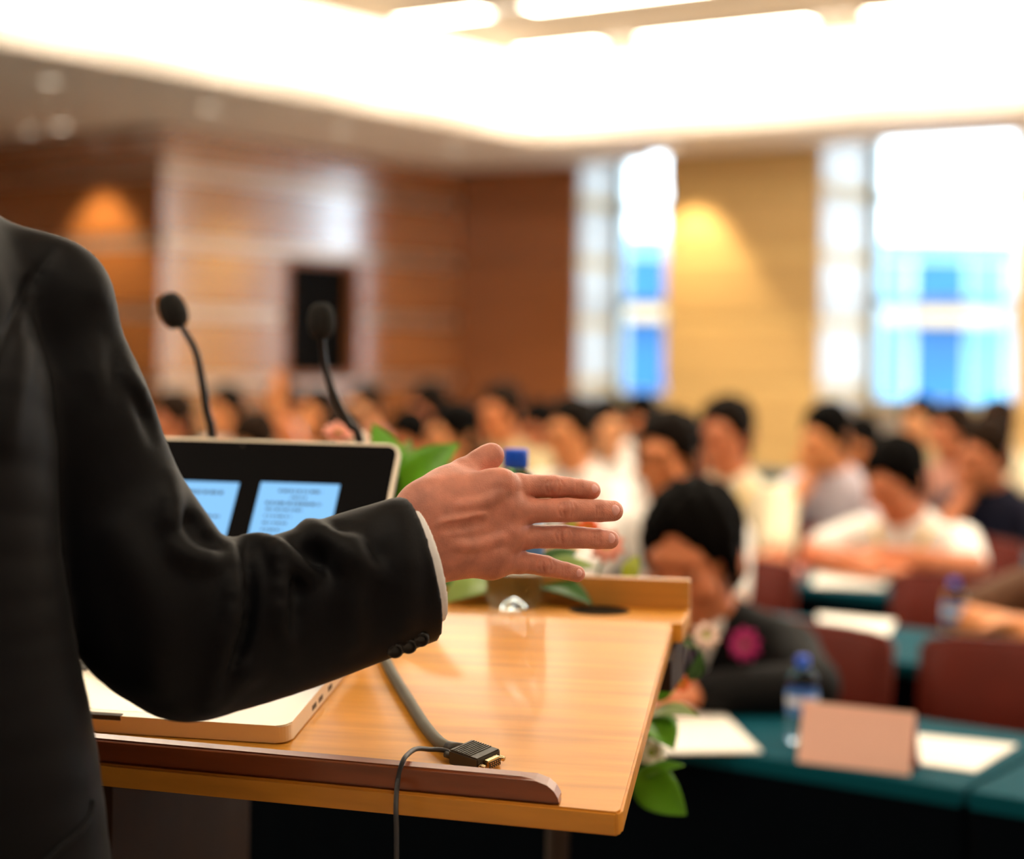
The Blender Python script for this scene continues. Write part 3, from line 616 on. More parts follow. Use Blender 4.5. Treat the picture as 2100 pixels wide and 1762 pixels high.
def blossom(c, r, m, n=9, up=(0, -1, .4), label=None, parent=arr, off=None, centre=None):
    off = an if off is None else off
    c = np.array(c); upv = np.array(up, float); upv /= np.linalg.norm(upv); a = np.cross(upv, [0, 0, 1]); a /= np.linalg.norm(a); b = np.cross(upv, a)
    V, F = lathe([(r * .22, -r * .1), (r * .3, r * .1), (r * .15, r * .25)], 10); q = Vector(tuple(upv)).to_track_quat('Z', 'Y').to_matrix().to_4x4()
    bl = put('blossom', [tuple(Matrix.Translation(tuple(c - off)) @ q @ Vector(v)) for v in V], F, centre or M_leafy, parent, True)
    if label: bl['label'] = label
    for ring in range(2):
        for i in range(n - ring * 3):
            t = 2 * math.pi * (i + ring * .5) / (n - ring * 3); d = math.cos(t) * a + math.sin(t) * b
            leaf(c + d * r * .1, c + d * r * (1 - .3 * ring) + upv * r * (.2 + .4 * ring), r * .75, upv, bend=.1, m=m, name='petal', fold=.3, parent=bl, nl=6, nw=2, power=.6, off=off)
blossom(P(1243, 1120, 2.18), .024, M_pink, label='pale pink blossom'); blossom(P(1205, 1088, 2.2), .018, M_orange); blossom(P(1170, 1078, 2.22), .014, M_mag)
blossom(P(1448, 1305, 2.3), .02, M_blush); blossom(P(1335, 1545, 2.03), .018, M_white, label='small white blossom'); blossom(P(1320, 1500, 2.08), .016, M_white); blossom(P(1398, 1402, 2.16), .012, M_orange)
blossom(P(693, 893, 2.24), .022, M_pink, up=(.2, -.5, 1)); blossom(P(735, 905, 2.25), .016, M_white)
for a_, b_ in (((693, 893, 2.24), (1090, 1330, 2.28)), ((1448, 1305, 2.3), (1230, 1340, 2.27)), ((1243, 1120, 2.18), (1180, 1330, 2.27))):
    p, q = P(*a_), P(*b_); V, F = tube(spline([p, (p + q) / 2, q], 6), .002, 8); put('stem', [v - an for v in V], F, M_stem, arr, True)
zpot = P(1150, 1345, 2.28)[2]
V, F = lathe([(.05, zpot - .16), (.055, zpot - .155), (.085, zpot), (.08, zpot), (.07, zpot - .02)], 32); put('pot', V, F, M_pot, arr, True)
V, F = lathe([(.12, 0), (.12, .012), (.02, .03), (.015, .06), (.015, zpot - .17), (.07, zpot - .16)], 28); put('stand', V, F, M_stand, arr, True)
for (x, y) in ((1225, 1228), (1250, 1231), (1292, 1234)):
    p = at_z(x, y, ZSH + .001); tag(leaf(p - [.008, 0, 0], p + [.009, .003, .001], .008, (0, 0, 1), m=M_white, name='fallen_petal', parent=None, nl=5, nw=2, off=np.zeros(3)), '%s of three tiny white petals fallen on the lectern shelf' % {1225: 'leftmost', 1250: 'middle', 1292: 'rightmost'}[x], 'petal', 'fallen petals')

# ------------------------------------------------------------------ the speaker
M_suit = mat('suit_wool', (5, 6, 11), .58, var=.12, scale=(500, 500, 90), bump=.12, bscale=(900, 900, 900), sheen=.03, spec=.17)
M_skin = mat('skin', (198, 130, 110), .48, var=.2, scale=(60, 60, 60), bump=.25, bscale=(900, 900, 900), sss=.25)
M_shirt = mat('white_shirt', (238, 238, 240), .7, var=.02, scale=(200, 200, 200)); M_nail = mat('nail', (232, 172, 164), .25, sss=.2); M_btn = mat('suit_button', (20, 18, 18), .3); M_hair = mat('black_hair', (9, 7, 6), .7, spec=.03, var=.3, scale=(300, 300, 60), bump=.6, bscale=(500, 500, 80)); M_shoe = mat('black_leather', (14, 12, 12), .3)
M_trou = mat('trouser_wool', (34, 36, 44), .8, var=.1, scale=(300, 300, 100))
def S(x, y, t, rp): return (P(x, y, t), rp * t / FPX)
spk = tag(empty('person', tuple(P(-330, 900, 1.36) * [1, 1, 0])), 'speaker in a dark suit gesturing with an open hand at the lectern', 'person')
so = np.array(spk.location)
FD = np.array([math.sin(.30), math.cos(.30), 0]); SDV = np.array([FD[1], -FD[0], 0])       # facing, and to his right
J = Field((-.64, 1.20, .97), (-.03, 1.64, 1.62), .0038); J2 = Field((-1.10, 1.10, .72), (-.60, 1.66, 1.62), .009); J3 = Field((-.64, 1.10, .72), (-.20, 1.66, .985), .009)
T0 = 1.40
arm = [S(95, 640, 1.40, 134), S(104, 740, 1.40, 158), S(128, 860, 1.40, 187), S(172, 960, 1.40, 177), S(215, 1060, 1.40, 178), S(270, 1160, 1.395, 187), S(328, 1248, 1.395, 190), S(385, 1300, 1.40, 178)]
fore = [S(400, 1300, 1.405, 172), S(470, 1287, 1.415, 172), S(600, 1255, 1.435, 163), S(720, 1212, 1.455, 160), S(812, 1181, 1.47, 156), S(920, 1146, 1.487, 150)]
faxis = fore[-1][0] - fore[1][0]; faxis /= np.linalg.norm(faxis)
tors = [S(-235, 730, 1.36, 300), S(-270, 860, 1.36, 405), S(-290, 1150, 1.35, 445), S(-290, 1400, 1.35, 485), S(-280, 1620, 1.35, 520), S(-265, 1900, 1.35, 540)]
lsh = 2 * np.array(P(-305, 620, 1.36)) - np.array(P(95, 640, 1.40)); lsh[2] = P(95, 640, 1.4)[2]
for Q_ in (J, J2, J3):
    Q_.chain(arm, .02, flat=(0, 1, 0), fr=.62); Q_.chain(fore, .007, flat=np.cross(faxis, [0, 0, 1]), fr=.72); Q_.chain(tors, .012, flat=FD, fr=.60)
    Q_.chain([S(90, 610, 1.40, 106), S(-60, 548, 1.385, 114), S(-260, 470, 1.36, 120)], .03, flat=(0, 1, 0), fr=.8)
    Q_.chain([(lsh, .052), (lsh + [-.03, .03, -.12], .07), (lsh + [-.02, .03, -.28], .066), (lsh + [.06, .16, -.36], .06), (lsh + [.16, .22, -.34], .055)], .02)
    Q_.chain([(P(-260, 470, 1.36), .05), (lsh, .055)], .04)
    Q_.chain([(P(-130, 600, 1.37), .045), (P(-320, 590, 1.345), .095), (lsh + [.05, 0, -.01], .055)], .04, flat=FD, fr=.85); Q_.chain([(P(-322, 600, 1.35), .105), (P(-328, 500, 1.355), .080), (P(-335, 425, 1.36), .070)], .03); Q_.cone(P(-328, 500, 1.36), P(-345, 330, 1.366), .066, .075, .004, op='s')
    Q_.cut(S(-320, 1900, 1.35, 1)[0] + [0, 0, .02], (0, 0, -1), .004)
# cuff opening
cuffc = P(858, 1163, 1.479); J.cut(cuffc, faxis, .0025)
J.cone(P(700, 1220, 1.452), P(1000, 1118, 1.505), .047, .047, .002, op='s', flat=np.cross(faxis, [0, 0, 1]), fr=.72)
# folds: ridges and hollows laid along lines on the cloth
def crease(pts, rad, depth, op, k, taper=True):
    sp = spline([(x, y, 0) for x, y in pts], 6); Q = []
    for p in sp:
        h_ = J.hit(p[0], p[1])
        if h_ is not None: Q.append(h_)
    n = len(Q); W_ = []
    for i, q0 in enumerate(Q):
        f = math.sin(math.pi * (i + .5) / n) ** .7; dv = (q0 - CAM) / np.linalg.norm(q0 - CAM); r_ = rad * (.6 + .4 * f)
        W_.append((q0 + dv * (r_ - depth * rad * f + (1 - f) * k * .25) * (1 if op == 'u' else -1), r_))
    if n > 2: J.poly(W_, k, op=op)
ridges = [([(482, 1118), (515, 1108), (548, 1112), (568, 1135), (575, 1170), (574, 1230), (574, 1290), (592, 1340)], .009, .62), ([(572, 1116), (598, 1142), (625, 1170), (660, 1186)], .008, .6),
          ([(632, 1078), (668, 1098), (705, 1128), (745, 1160), (790, 1196)], .010, .6), ([(725, 1110), (718, 1200), (716, 1300)], .014, .42), ([(812, 1060), (822, 1160), (818, 1270)], .016, .3),
          ([(352, 1108), (372, 1135), (420, 1150), (458, 1150)], .010, .35), ([(345, 985), (352, 1030), (350, 1075), (358, 1105)], .010, .35), ([(192, 590), (197, 660), (196, 740), (202, 800)], .012, .25),
          ([(258, 760), (280, 800), (292, 835)], .008, .4), ([(40, 720), (20, 820), (5, 920)], .012, .2),
          ([(430, 1440), (470, 1390), (520, 1370)], .012, .25), ([(250, 1110), (300, 1200), (330, 1290), (330, 1380)], .018, .2), ([(470, 1118), (478, 1180), (474, 1260), (455, 1330), (430, 1420)], .009, .45)]
hollows = [([(496, 1124), (507, 1190), (504, 1270), (484, 1350), (456, 1432)], .009, .6), ([(600, 1165), (604, 1210), (606, 1290)], .012, .3), ([(640, 1120), (660, 1150), (690, 1185)], .012, .25), ([(600, 1108), (632, 1140), (664, 1168)], .008, .25), ([(690, 1080), (730, 1110), (765, 1140)], .012, .2),
           ([(388, 1052), (378, 1078), (362, 1100)], .010, .4), ([(395, 1075), (425, 1110), (462, 1128)], .010, .3), ([(215, 640), (222, 720), (235, 790)], .012, .2), ([(270, 785), (300, 850), (318, 900)], .008, .3), ([(110, 510), (60, 580), (20, 680), (0, 760)], .005, .5)]
for p_, r_, d_ in hollows: crease(p_, r_ * .8, d_ * (2.6 if r_ < .0125 else 1.2), 's', r_ * .9)
for p_, r_, d_ in ridges: crease(p_, r_ * .75, d_ * (3.0 if r_ < .0115 else 1.7), 'u', r_ * 1.1)
V, F = J.mesh(); Va, Fa = J2.mesh(); Vb, Fb = J3.mesh(); me = fast_mesh('suit_jacket', np.concatenate([V, Va, Vb]) - so, np.concatenate([F, Fa + len(V), Fb + len(V) + len(Va)]), M_suit, relax=2); jacket = link('suit_jacket', me, spk); tag(jacket, 'dark suit jacket with creased sleeve')
# sleeve buttons
for (x, y) in ((810, 1331), (838, 1322), (863, 1308)):
    c = J.hit(x, y); g = np.array([(J.at(c + np.eye(3)[i] * .004) - J.at(c - np.eye(3)[i] * .004)) for i in range(3)]); g /= np.linalg.norm(g); g = .45 * g + .75 * np.array([-.15, -1, -.05]); g /= np.linalg.norm(g)
    q = Vector(tuple(g)).to_track_quat('Z', 'Y').to_matrix().to_4x4(); V, F = lathe([(.0068, -.0035), (.0068, .0025), (.0060, .0036), (.0050, .0036), (.0044, .0022), (.0008, .0020)], 24, Matrix.Translation(tuple(c - so + g * .0012)) @ q); put('sleeve_button', V, F, M_btn, jacket, True)
# vent flap at the lower side of the jacket
fl = [(192, 1640), (186, 1668), (166, 1700), (135, 1728), (100, 1760), (60, 1800)]; Q = [J.hit(x, y) for x, y in fl]; Q = [q + np.array([0, -.002, 0]) for q in Q if q is not None]
if len(Q) > 2: V, F = tube(spline(Q, 6), .0026, 8); put('jacket_vent_edge', [v - so for v in V], F, M_suit, jacket, True)
# shirt cuff
C2 = Field((-.16, 1.38, 1.08), (.02, 1.62, 1.34), .0018); fl_n = np.cross(faxis, [0, 0, 1])
C2.cone(P(780, 1190, 1.465), P(960, 1131, 1.495), .0500, .0490, .004, flat=fl_n, fr=.72); C2.cone(P(700, 1218, 1.45), P(1040, 1106, 1.51), .0445, .0430, .002, op='s', flat=fl_n, fr=.72); C2.cut(cuffc + faxis * .0090, faxis, .001); C2.cut(cuffc - faxis * .05, -faxis, .001)
V, F = C2.mesh(); link('shirt_cuff', fast_mesh('shirt_cuff', V - so, F, M_shirt, relax=2), spk)
# ---- hand, wrist and forearm
HN = .0011; HF = Field((-.120, 1.43, 1.165), (.108, 1.60, 1.338), HN)
def hp(x, y, dt, rp): p = P(x, y, 1.490 + dt + (x - 880) * .00013); return (p, rp * 1.5 / FPX)
view = np.array([0, 1.0, 0]); pn = np.array([-.30, 1, 0.05])
HF.chain([hp(640, 1235, 0.0, 88), hp(800, 1150, 0, 86), hp(885, 1092, .0, 90)], .02, flat=pn, fr=.60)
pal = [((880, 1055), (1030, 1003), 54, 31), ((900, 1030), (1000, 1000), 42, 31), ((895, 1075), (1046, 1047), 58, 36), ((895, 1108), (1040, 1098), 58, 35), ((890, 1128), (1012, 1146), 56, 38)]
for i, (a_, b_, ra, rb) in enumerate(pal): A_, B_ = hp(*a_, .004, ra), hp(*b_, .001, rb); HF.cone(A_[0], B_[0], A_[1], B_[1], .016, flat=pn, fr=.80)
HF.cone(hp(930, 1085, .016, 70)[0], hp(1015, 1075, .014, 60)[0], hp(0, 0, 0, 66)[1], hp(0, 0, 0, 56)[1], .02, flat=pn, fr=.42)
th = [hp(868, 1045, .012, 44), hp(915, 1003, .022, 36), hp(952, 970, .030, 29), hp(985, 950, .034, 27), hp(1004, 937, .036, 25), hp(1010, 933, .036, 23)]
HF.cone(th[0][0], th[1][0], th[0][1], th[1][1], .02); HF.cone(th[1][0], th[2][0], th[1][1], th[2][1], .016)
for i in range(2, 5): HF.cone(th[i][0], th[i + 1][0], th[i][1], th[i + 1][1], .006)
fing = [[(1026, 1001, .004, 32), (1064, 998, .008, 27), (1100, 998, .010, 24.5), (1137, 998, .010, 24.5), (1165, 1000, .011, 22), (1188, 1003, .012, 21.5), (1213, 1006, .014, 19.5)],
        [(1046, 1047, .001, 36), (1080, 1048, .001, 26.5), (1120, 1047, .000, 24.5), (1163, 1046, .000, 25.5), (1200, 1047, .001, 23.5), (1230, 1048, .002, 23.5), (1257, 1048, .004, 22)],
        [(1040, 1098, .001, 35), (1078, 1101, .004, 25.5), (1115, 1101, .005, 24), (1158, 1101, .004, 25), (1195, 1103, .005, 22.5), (1226, 1105, .006, 22), (1250, 1107, .008, 20)],
        [(1012, 1146, .004, 37), (1066, 1153, .007, 23.5), (1092, 1156, .008, 21.5), (1120, 1161, .008, 22), (1142, 1167, .009, 18.5), (1160, 1171, .010, 18.5), (1183, 1177, .012, 17.5)]]
tips = []
for fg in fing:
    q = [hp(*a_) for a_ in fg]
    for i in range(len(q) - 1): HF.cone(q[i][0], q[i + 1][0], q[i][1], q[i + 1][1], (.012, .003)[min(i, 1)] if i < 2 else .0008, kb=.003 if i == 0 else (.0008 if i == 1 else None))
    tips.append(q)
kn = np.array([0, -1.0, .05])
def hbump(x, y, r_, lift, op='u', k=.004):
    h_ = HF.hit(x, y, 1.42, 1.62)
    if h_ is not None: HF.ell(h_ + np.array([0, 1, 0]) * (r_ - lift), (r_, r_, r_), k=k, op=op)
for (x, y, r_) in ((1036, 994, .010), (1052, 1045, .011), (1046, 1098, .010), (1020, 1140, .009)): hbump(x, y, r_, .0005, k=.007)
for (x, y, r_) in ((1137, 996, .006), (1164, 1044, .0065), (1159, 1098, .006), (1121, 1160, .005)): hbump(x, y, r_, .0008, k=.004)
def hline(pts, r_, emb, op, k):
    sp = spline([(x, y, 0) for x, y in pts], 5); Q = [HF.hit(p[0], p[1], 1.42, 1.62) for p in sp]; Q = [q for q in Q if q is not None]
    for a_, b_ in zip(Q[:-1], Q[1:]): o_ = np.array([0, emb, 0]); HF.cone(a_ + o_, b_ + o_, r_, r_, k, op=op)
hline([(905, 1078), (945, 1068), (985, 1058)], .0035, .0029, 'u', .006); hline([(912, 1085), (950, 1080), (990, 1070)], .003, -.0024, 's', .005)
hline([(940, 1040), (985, 1032), (1025, 1015)], .003, .0028, 'u', .006); hline([(930, 1120), (980, 1118), (1030, 1104)], .003, .0028, 'u', .006)
for cx, cy, hh in ((1137, 999, 22), (1163, 1046, 23), (1158, 1099, 22), (1120, 1161, 18)):
    for dx in (-13, -6, 8, 14): hline([(cx + dx, cy - hh * .6), (cx + dx * 1.35, cy), (cx + dx, cy + hh * .6)], .0009, -.0003, 's', .0012)
for cx, cy, hh in ((1188, 1002, 16), (1228, 1048, 18), (1224, 1104, 17), (1158, 1171, 14)):
    for dx in (-5, 1, 6): hline([(cx + dx, cy - hh * .55), (cx + dx, cy + hh * .55)], .0008, -.0003, 's', .001)
V, F = HF.mesh()
# head and neck of the same body
HD = np.array([math.sin(.42), math.cos(.42), 0]); HR = np.array([HD[1], -HD[0], 0]); HB = np.stack([HR, -HD, np.array([0, 0, 1.0])], 1)
hc = P(-345, 150, 1.37)
def head(fd, c, B, s=1., ears=True):
    q = lambda x, y, z: c + B @ (np.array([x, y, z]) * s)
    e = lambda p, r, k=.012, op='u': fd.ell(q(*p), np.array(r) * s, B, k * s, op)
    e((0, .012, .045), (.074, .092, .078)); e((0, -.02, -.03), (.060, .070, .085), .03); e((0, -.055, -.085), (.033, .03, .028), .02)
    e((0, -.082, .035), (.05, .02, .016), .015)                                             # brow
    for sx in (-1, 1):
        e((sx * .031, -.094, .012), (.017, .014, .011), .008, 's'); e((sx * .031, -.083, .010), (.0135, .0125, .0115), .003)
        e((sx * .045, -.07, -.02), (.022, .02, .02), .015)
        if ears: e((sx * .077, .012, -.002), (.010, .019, .032), .006)
    fd.cone(q(0, -.088, .018), q(0, -.108, -.024), .007 * s, .012 * s, .010 * s); e((0, -.104, -.028), (.017, .012, .009), .006)
    e((0, -.092, -.056), (.024, .011, .006), .004); e((0, -.090, -.067), (.020, .011, .007), .004); fd.cone(q(-.022, -.101, -.0615), q(.022, -.101, -.0615), .0022 * s, .0022 * s, .002 * s, op='s')
def hairf(fd, c, B, s=1., long=0, bald=0):
    q = lambda x, y, z: c + B @ (np.array([x, y, z]) * s); e = lambda p, r, k=.012, op='u': fd.ell(q(*p), np.array(r) * s, B, k * s, op)
    e((0, .016, .052), (.083, .100, .084)); e((0, .050, -.02), (.070, .062, .075), .02)
    if long: e((0, .05, -.10), (.085, .06, .12), .03)
    for sx in (-1, 1): e((sx * .072, -.012, .02), (.012, .03, .05), .01)
    e((0, -.095, -.035), (.074, .062, .105), .010, 's'); e((0, -.05, -.09), (.075, .075, .085), .01, 's')
    e((0, -.105, .055), (.052, .030, .04), .014, 's')
    X, Y, Z = fd.ax[0][:, None, None], fd.ax[1][None, :, None], fd.ax[2][None, None, :]; fd.F = fd.F + .0035 * s * (np.sin(X * 95 + Z * 40) * np.sin(Y * 88 + 1) + .7 * np.sin(X * 190 + Y * 60) * np.sin(Z * 150))
HH = Field(hc - .24, hc + [.24, .24, .20], .004); head(HH, hc, HB); HH.chain([(hc + HB @ np.array([0, .022, -.04]), .055), (P(-334, 430, 1.36), .056), (P(-326, 540, 1.36), .06)], .03)
V2, F2 = HH.mesh(); BB = Field((-1.0, 1.1, .8), (-.1, 1.7, 1.5), .012)   # trunk and upper arms under the clothes
BB.chain([(p, r * .6) for p, r in arm], .02, flat=(0, 1, 0), fr=.62); BB.chain([(p, r * .60) for p, r in fore[:-1]], .02, flat=np.cross(faxis, [0, 0, 1]), fr=.72); BB.chain([(p, r * .75) for p, r in tors], .03, flat=FD, fr=.5); BB.cone(P(-322, 620, 1.355), P(-300, 800, 1.355), .055, .08, .03, flat=FD, fr=.55)
V3, F3 = BB.mesh(); n1, n2 = len(V), len(V2)
body = link('body', fast_mesh('body', np.concatenate([V, V2, V3]) - so, np.concatenate([F, F2 + n1, F3 + n1 + n2]), M_skin, relax=2), spk)
HA = Field(hc - .22, hc + .22, .005); hairf(HA, hc, HB); V, F = HA.mesh(); link('hair', fast_mesh('hair', V - so, F, M_hair, relax=2), spk)
M_eye = mat('eye', (235, 232, 228), .15); M_iris = mat('iris', (30, 18, 12), .1)
for sx in (-1, 1):
    c = hc + HB @ np.array([sx * .031, -.084, .0105]); V, F = lathe([(max(.0003, .0125 * math.sin(math.pi * t)), -.0125 * math.cos(math.pi * t)) for t in np.linspace(.01, .99, 12)], 16, Matrix.Translation(tuple(c - so))); ey = put('eye', V, F, M_eye, spk, True)
    c = c + HD * .0105; V, F = lathe([(max(.0002, .006 * math.sin(math.pi * t)), -.006 * math.cos(math.pi * t)) for t in np.linspace(.01, .99, 8)], 12, Matrix.Translation(tuple(c - so))); put('iris', V, F, M_iris, ey, True)
# nails
for i, (q, nx, ny, L_, W2) in enumerate(((tips[0], 1219, 1002, .0058, .0048), (tips[1], 1262, 1046, .0062, .0052), (tips[2], 1254, 1104, .0058, .0050), (tips[3], 1188, 1175, .0048, .0042))):
    h_ = HF.hit(nx, ny, 1.42, 1.65); 
    if h_ is None: continue
    ax = q[-1][0] - q[-2][0]; ax /= np.linalg.norm(ax); nn = np.array([J.at(h_)] * 3) * 0 + np.array([(HF.at(h_ + np.eye(3)[k] * .003) - HF.at(h_ - np.eye(3)[k] * .003)) for k in range(3)]); nn /= np.linalg.norm(nn); nn -= ax * (nn @ ax); nn /= np.linalg.norm(nn); sx = np.cross(nn, ax)
    NF = Field(h_ - .012, h_ + .012, .0006); NF.ell(h_ - nn * .0042, (L_ * 1.1, W2 * 1.1, .0052), np.stack([ax, sx, nn], 1), .001); NF.cut(h_ - nn * .0030, -nn, .0003); V, F = NF.mesh(); link('fingernail', fast_mesh('fingernail', V - so, F, M_nail, relax=2), body)
h_ = P(1004, 927, th[4][0][1] - .004); ax = th[5][0] - th[3][0]; ax /= np.linalg.norm(ax); nn = np.array([-.45, -.45, .75]); nn -= ax * (nn @ ax); nn /= np.linalg.norm(nn); sx = np.cross(nn, ax); NF = Field(h_ - .016, h_ + .016, .0008); cc = th[4][0] + nn * (th[4][1] - .0040); NF.ell(cc, (.0075, .0064, .0052), np.stack([ax, sx, nn], 1), .001); V, F = NF.mesh(); link('thumbnail', fast_mesh('thumbnail', V - so, F, M_nail, relax=2), body)
# collar, trousers, shoes
CF = Field(hc - [.16, .16, .32], hc + [.16, .16, 0], .004); nb, nt_ = P(-328, 500, 1.36), P(-337, 395, 1.362); CF.cone(nb, nt_, .066, .064, .01); CF.cone(nb - [0, 0, .05], nt_ + [0, 0, .05], .058, .058, .003, op='s'); CF.cut(nt_, (0, 0, 1), .002); CF.cut(nb, (0, 0, -1), .002); V, F = CF.mesh(); link('shirt_collar', fast_mesh('shirt_collar', V - so, F, M_shirt, relax=2), spk)
TF = Field(so + [-.32, -.25, .06], so + [.32, .28, 1.0], .010)
for sx in (-1, 1): TF.chain([(so + SDV * sx * .09 + [0, 0, .92], .115), (so + SDV * sx * .10 + [0, 0, .52], .085), (so + SDV * sx * .11 + [0, 0, .10], .066)], .03)
TF.cone(so + [0, 0, .88], so + [0, 0, .97], .15, .15, .05, flat=FD, fr=.7); TF.cut(so + [0, 0, .075], (0, 0, -1), .004); V, F = TF.mesh(); link('trousers', fast_mesh('trousers', V - so, F, M_trou, relax=2), spk)
for sx in (-1, 1):
    SF = Field(so + SDV * sx * .11 + [-.2, -.2, -.01], so + SDV * sx * .11 + [.2, .25, .12], .008); b_ = so + SDV * sx * .11; SF.cone(b_ + [0, 0, .05], b_ + FD * .15 + [0, 0, .035], .048, .042, .02); SF.cut(b_, (0, 0, -1), .002); V, F = SF.mesh(); link('shoe', fast_mesh('shoe', V - so, F, M_shoe, relax=2), spk)

# ------------------------------------------------------------------ tables, chairs and what lies on the tables
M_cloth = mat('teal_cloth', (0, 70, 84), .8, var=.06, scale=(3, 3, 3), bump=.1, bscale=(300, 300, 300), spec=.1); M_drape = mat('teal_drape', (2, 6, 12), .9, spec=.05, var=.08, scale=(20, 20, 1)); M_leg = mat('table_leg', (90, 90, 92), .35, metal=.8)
M_red = mat('chair_leather', (84, 20, 6), .55, spec=.15, var=.10, scale=(10, 10, 10), bump=.1, bscale=(200, 200, 200)); M_clegs = mat('chair_metal', (70, 60, 55), .35, metal=.7)
VK = lambda k: 2.556 + .975 * k
ZT = .75; TD = .45
names = ['front', 'second', 'third', 'fourth', 'fifth', 'sixth', 'seventh', 'eighth']
def table(k, u0, u1, label):
    o = tag(empty('draped_table', R((u0 + u1) / 2, VK(k) + TD / 2, 0), ROOMROT), label, 'table', 'rows of draped conference tables')
    hw = (u1 - u0) / 2 - .006; hd = TD / 2
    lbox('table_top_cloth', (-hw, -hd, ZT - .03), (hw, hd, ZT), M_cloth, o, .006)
    n = 72; V, F = [], []                                    # pleated drape on three sides
    path = []
    for i in range(int(TD / .05)): path.append((-hw, hd - i * .05, -1, 0))
    m_ = int(2 * hw / .03)
    for i in range(m_ + 1): path.append((-hw + 2 * hw * i / m_, -hd, 0, -1))
    for i in range(1, int(TD / .05) + 1): path.append((hw, -hd + i * .05, 1, 0))
    for i, (x, y, nx, ny) in enumerate(path):
        for z, a in ((ZT - .012, .0), (ZT - .2, .003), (.02, .008)):
            w_ = a * math.sin(i * 1.9) - (.002 if z > .7 else 0); V.append((x + nx * (w_ - .004), y + ny * (w_ - .004), z))
    for i in range(len(path) - 1):
        for j in range(2): F.append((i * 3 + j, i * 3 + j + 1, i * 3 + j + 4, i * 3 + j + 3))
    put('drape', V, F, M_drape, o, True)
    for sx in (-1, 1):
        for sy in (-1, 1): lbox('leg', (sx * (hw - .06) - .015, sy * (hd - .06) - .015, 0), (sx * (hw - .06) + .015, sy * (hd - .06) + .015, ZT - .03), M_leg, o)
for k in range(7):
    us = [.98 + 1.75 * i for i in range(-1, 8)]; cnt = 0
    for a, b in zip(us[:-1], us[1:]):
        if b < .33 * VK(k) or a > 1.28 * (VK(k) + .3) or b > 12 or (VK(k) > 8.6 and b > 9.6): continue
        cnt += 1; pos = ['at the right end in view', 'next to the right end', 'in the middle', 'left of the middle', 'further left', 'far left', 'at the far left end'][cnt - 1]
        table(k, a, b, 'teal cloth covered table %s of the %s row' % (pos, names[k]))
def chair_proto():
    o = empty('conference_chair')
    lbox('seat', (-.23, -.24, .40), (.23, .20, .47), M_red, o, .025, 3, True)
    bm = bmesh.new(); N = 8
    for i in range(N + 1):
        x = -.23 + .46 * i / N; c = .035 * (1 - (2 * i / N - 1) ** 2)
        for (z, y) in ((.44, .0), (.62, .02), (.83, .045)):
            for d in (0, .05): bm.verts.new((x, .165 + y + c + d, z - (.012 * (2 * i / N - 1) ** 4 if z > .8 else 0)))
    bm.verts.ensure_lookup_table(); v = bm.verts; q = lambda i, j, d: v[i * 6 + j * 2 + d]
    for i in range(N):
        for j in range(2):
            bm.faces.new([q(i, j, 0), q(i + 1, j, 0), q(i + 1, j + 1, 0), q(i, j + 1, 0)]); bm.faces.new([q(i, j, 1), q(i, j + 1, 1), q(i + 1, j + 1, 1), q(i + 1, j, 1)])
        bm.faces.new([q(i, 2, 0), q(i + 1, 2, 0), q(i + 1, 2, 1), q(i, 2, 1)]); bm.faces.new([q(i, 0, 0), q(i, 0, 1), q(i + 1, 0, 1), q(i + 1, 0, 0)])
    for i in (0, N):
        for j in range(2): bm.faces.new([q(i, j, 0), q(i, j + 1, 0), q(i, j + 1, 1), q(i, j, 1)])
    bmesh.ops.recalc_face_normals(bm, faces=bm.faces); bmesh.ops.bevel(bm, geom=[e for e in bm.edges if len(e.link_faces) == 2 and e.calc_face_angle() > .8], offset=.012, segments=3, affect='EDGES')
    bmput('backrest', bm, M_red, o, True)
    for sx in (-1, 1):
        for y0, y1 in ((-.18, -.21), (.15, .22)): V, F = tube([(sx * .19, y0, .40), (sx * .21, y1, 0)], .013, 10); put('leg', V, F, M_clegs, o, True)
    return o
CH = chair_proto(); ch_used = [0]
def chair(u, v, label, group='conference chairs', rz=0):
    o = CH if not ch_used[0] else copy_tree(CH); ch_used[0] = 1
    o.location = tuple(R(u, v, 0)); o.rotation_euler = (0, 0, ROOMROT + rz); tag(o, label, 'chair', group); return o
chair(1.19, VK(0) + .67, 'empty red-brown leather chair behind the front table, at the right edge')
chair(1.675, VK(1) + .67, 'empty red-brown leather chair in the second row, behind the table bottle')
# paper, cards, bottles
M_paper = mat('paper', (250, 246, 236), .7, var=.01, scale=(30, 30, 30)); M_card = mat('pink_card', (255, 204, 186), .6, var=.01, scale=(20, 20, 20)); M_cardb = mat('card_back', (190, 60, 80), .6); M_fold = mat('pink_folder', (232, 150, 135), .6, var=.04, scale=(20, 20, 20))
def sheet(name, px, z, th, m, label, cat, group=None):
    p = [at_z(x, y, z) for x, y in px]; c = sum(p) / 4; o = put(name, [tuple(q - c - [0, 0, 0]) for q in p] + [tuple(q - c + [0, 0, th]) for q in p], [(3, 2, 1, 0), (4, 5, 6, 7), (0, 1, 5, 4), (1, 2, 6, 5), (2, 3, 7, 6), (3, 0, 4, 7)], m); o.location = tuple(c); tag(o, label, cat, group); return o
PG = 'papers on the tables'
sheet('paper_stack', [(1325, 1546), (1562, 1544), (1480, 1462), (1345, 1440)], ZT, .003, M_paper, 'white paper stack on the front table beside the lectern leaves', 'paper', PG)
sheet('paper_sheet', [(1888, 1568), (2000, 1584), (2086, 1530), (1878, 1508)], ZT, .002, M_paper, 'white paper sheet right of the pink name card', 'paper', PG)
sheet('paper_stack', [(1690, 1344), (1800, 1346), (1836, 1276), (1676, 1262)], ZT, .003, M_paper, 'white paper stack on the second row table', 'paper', PG)
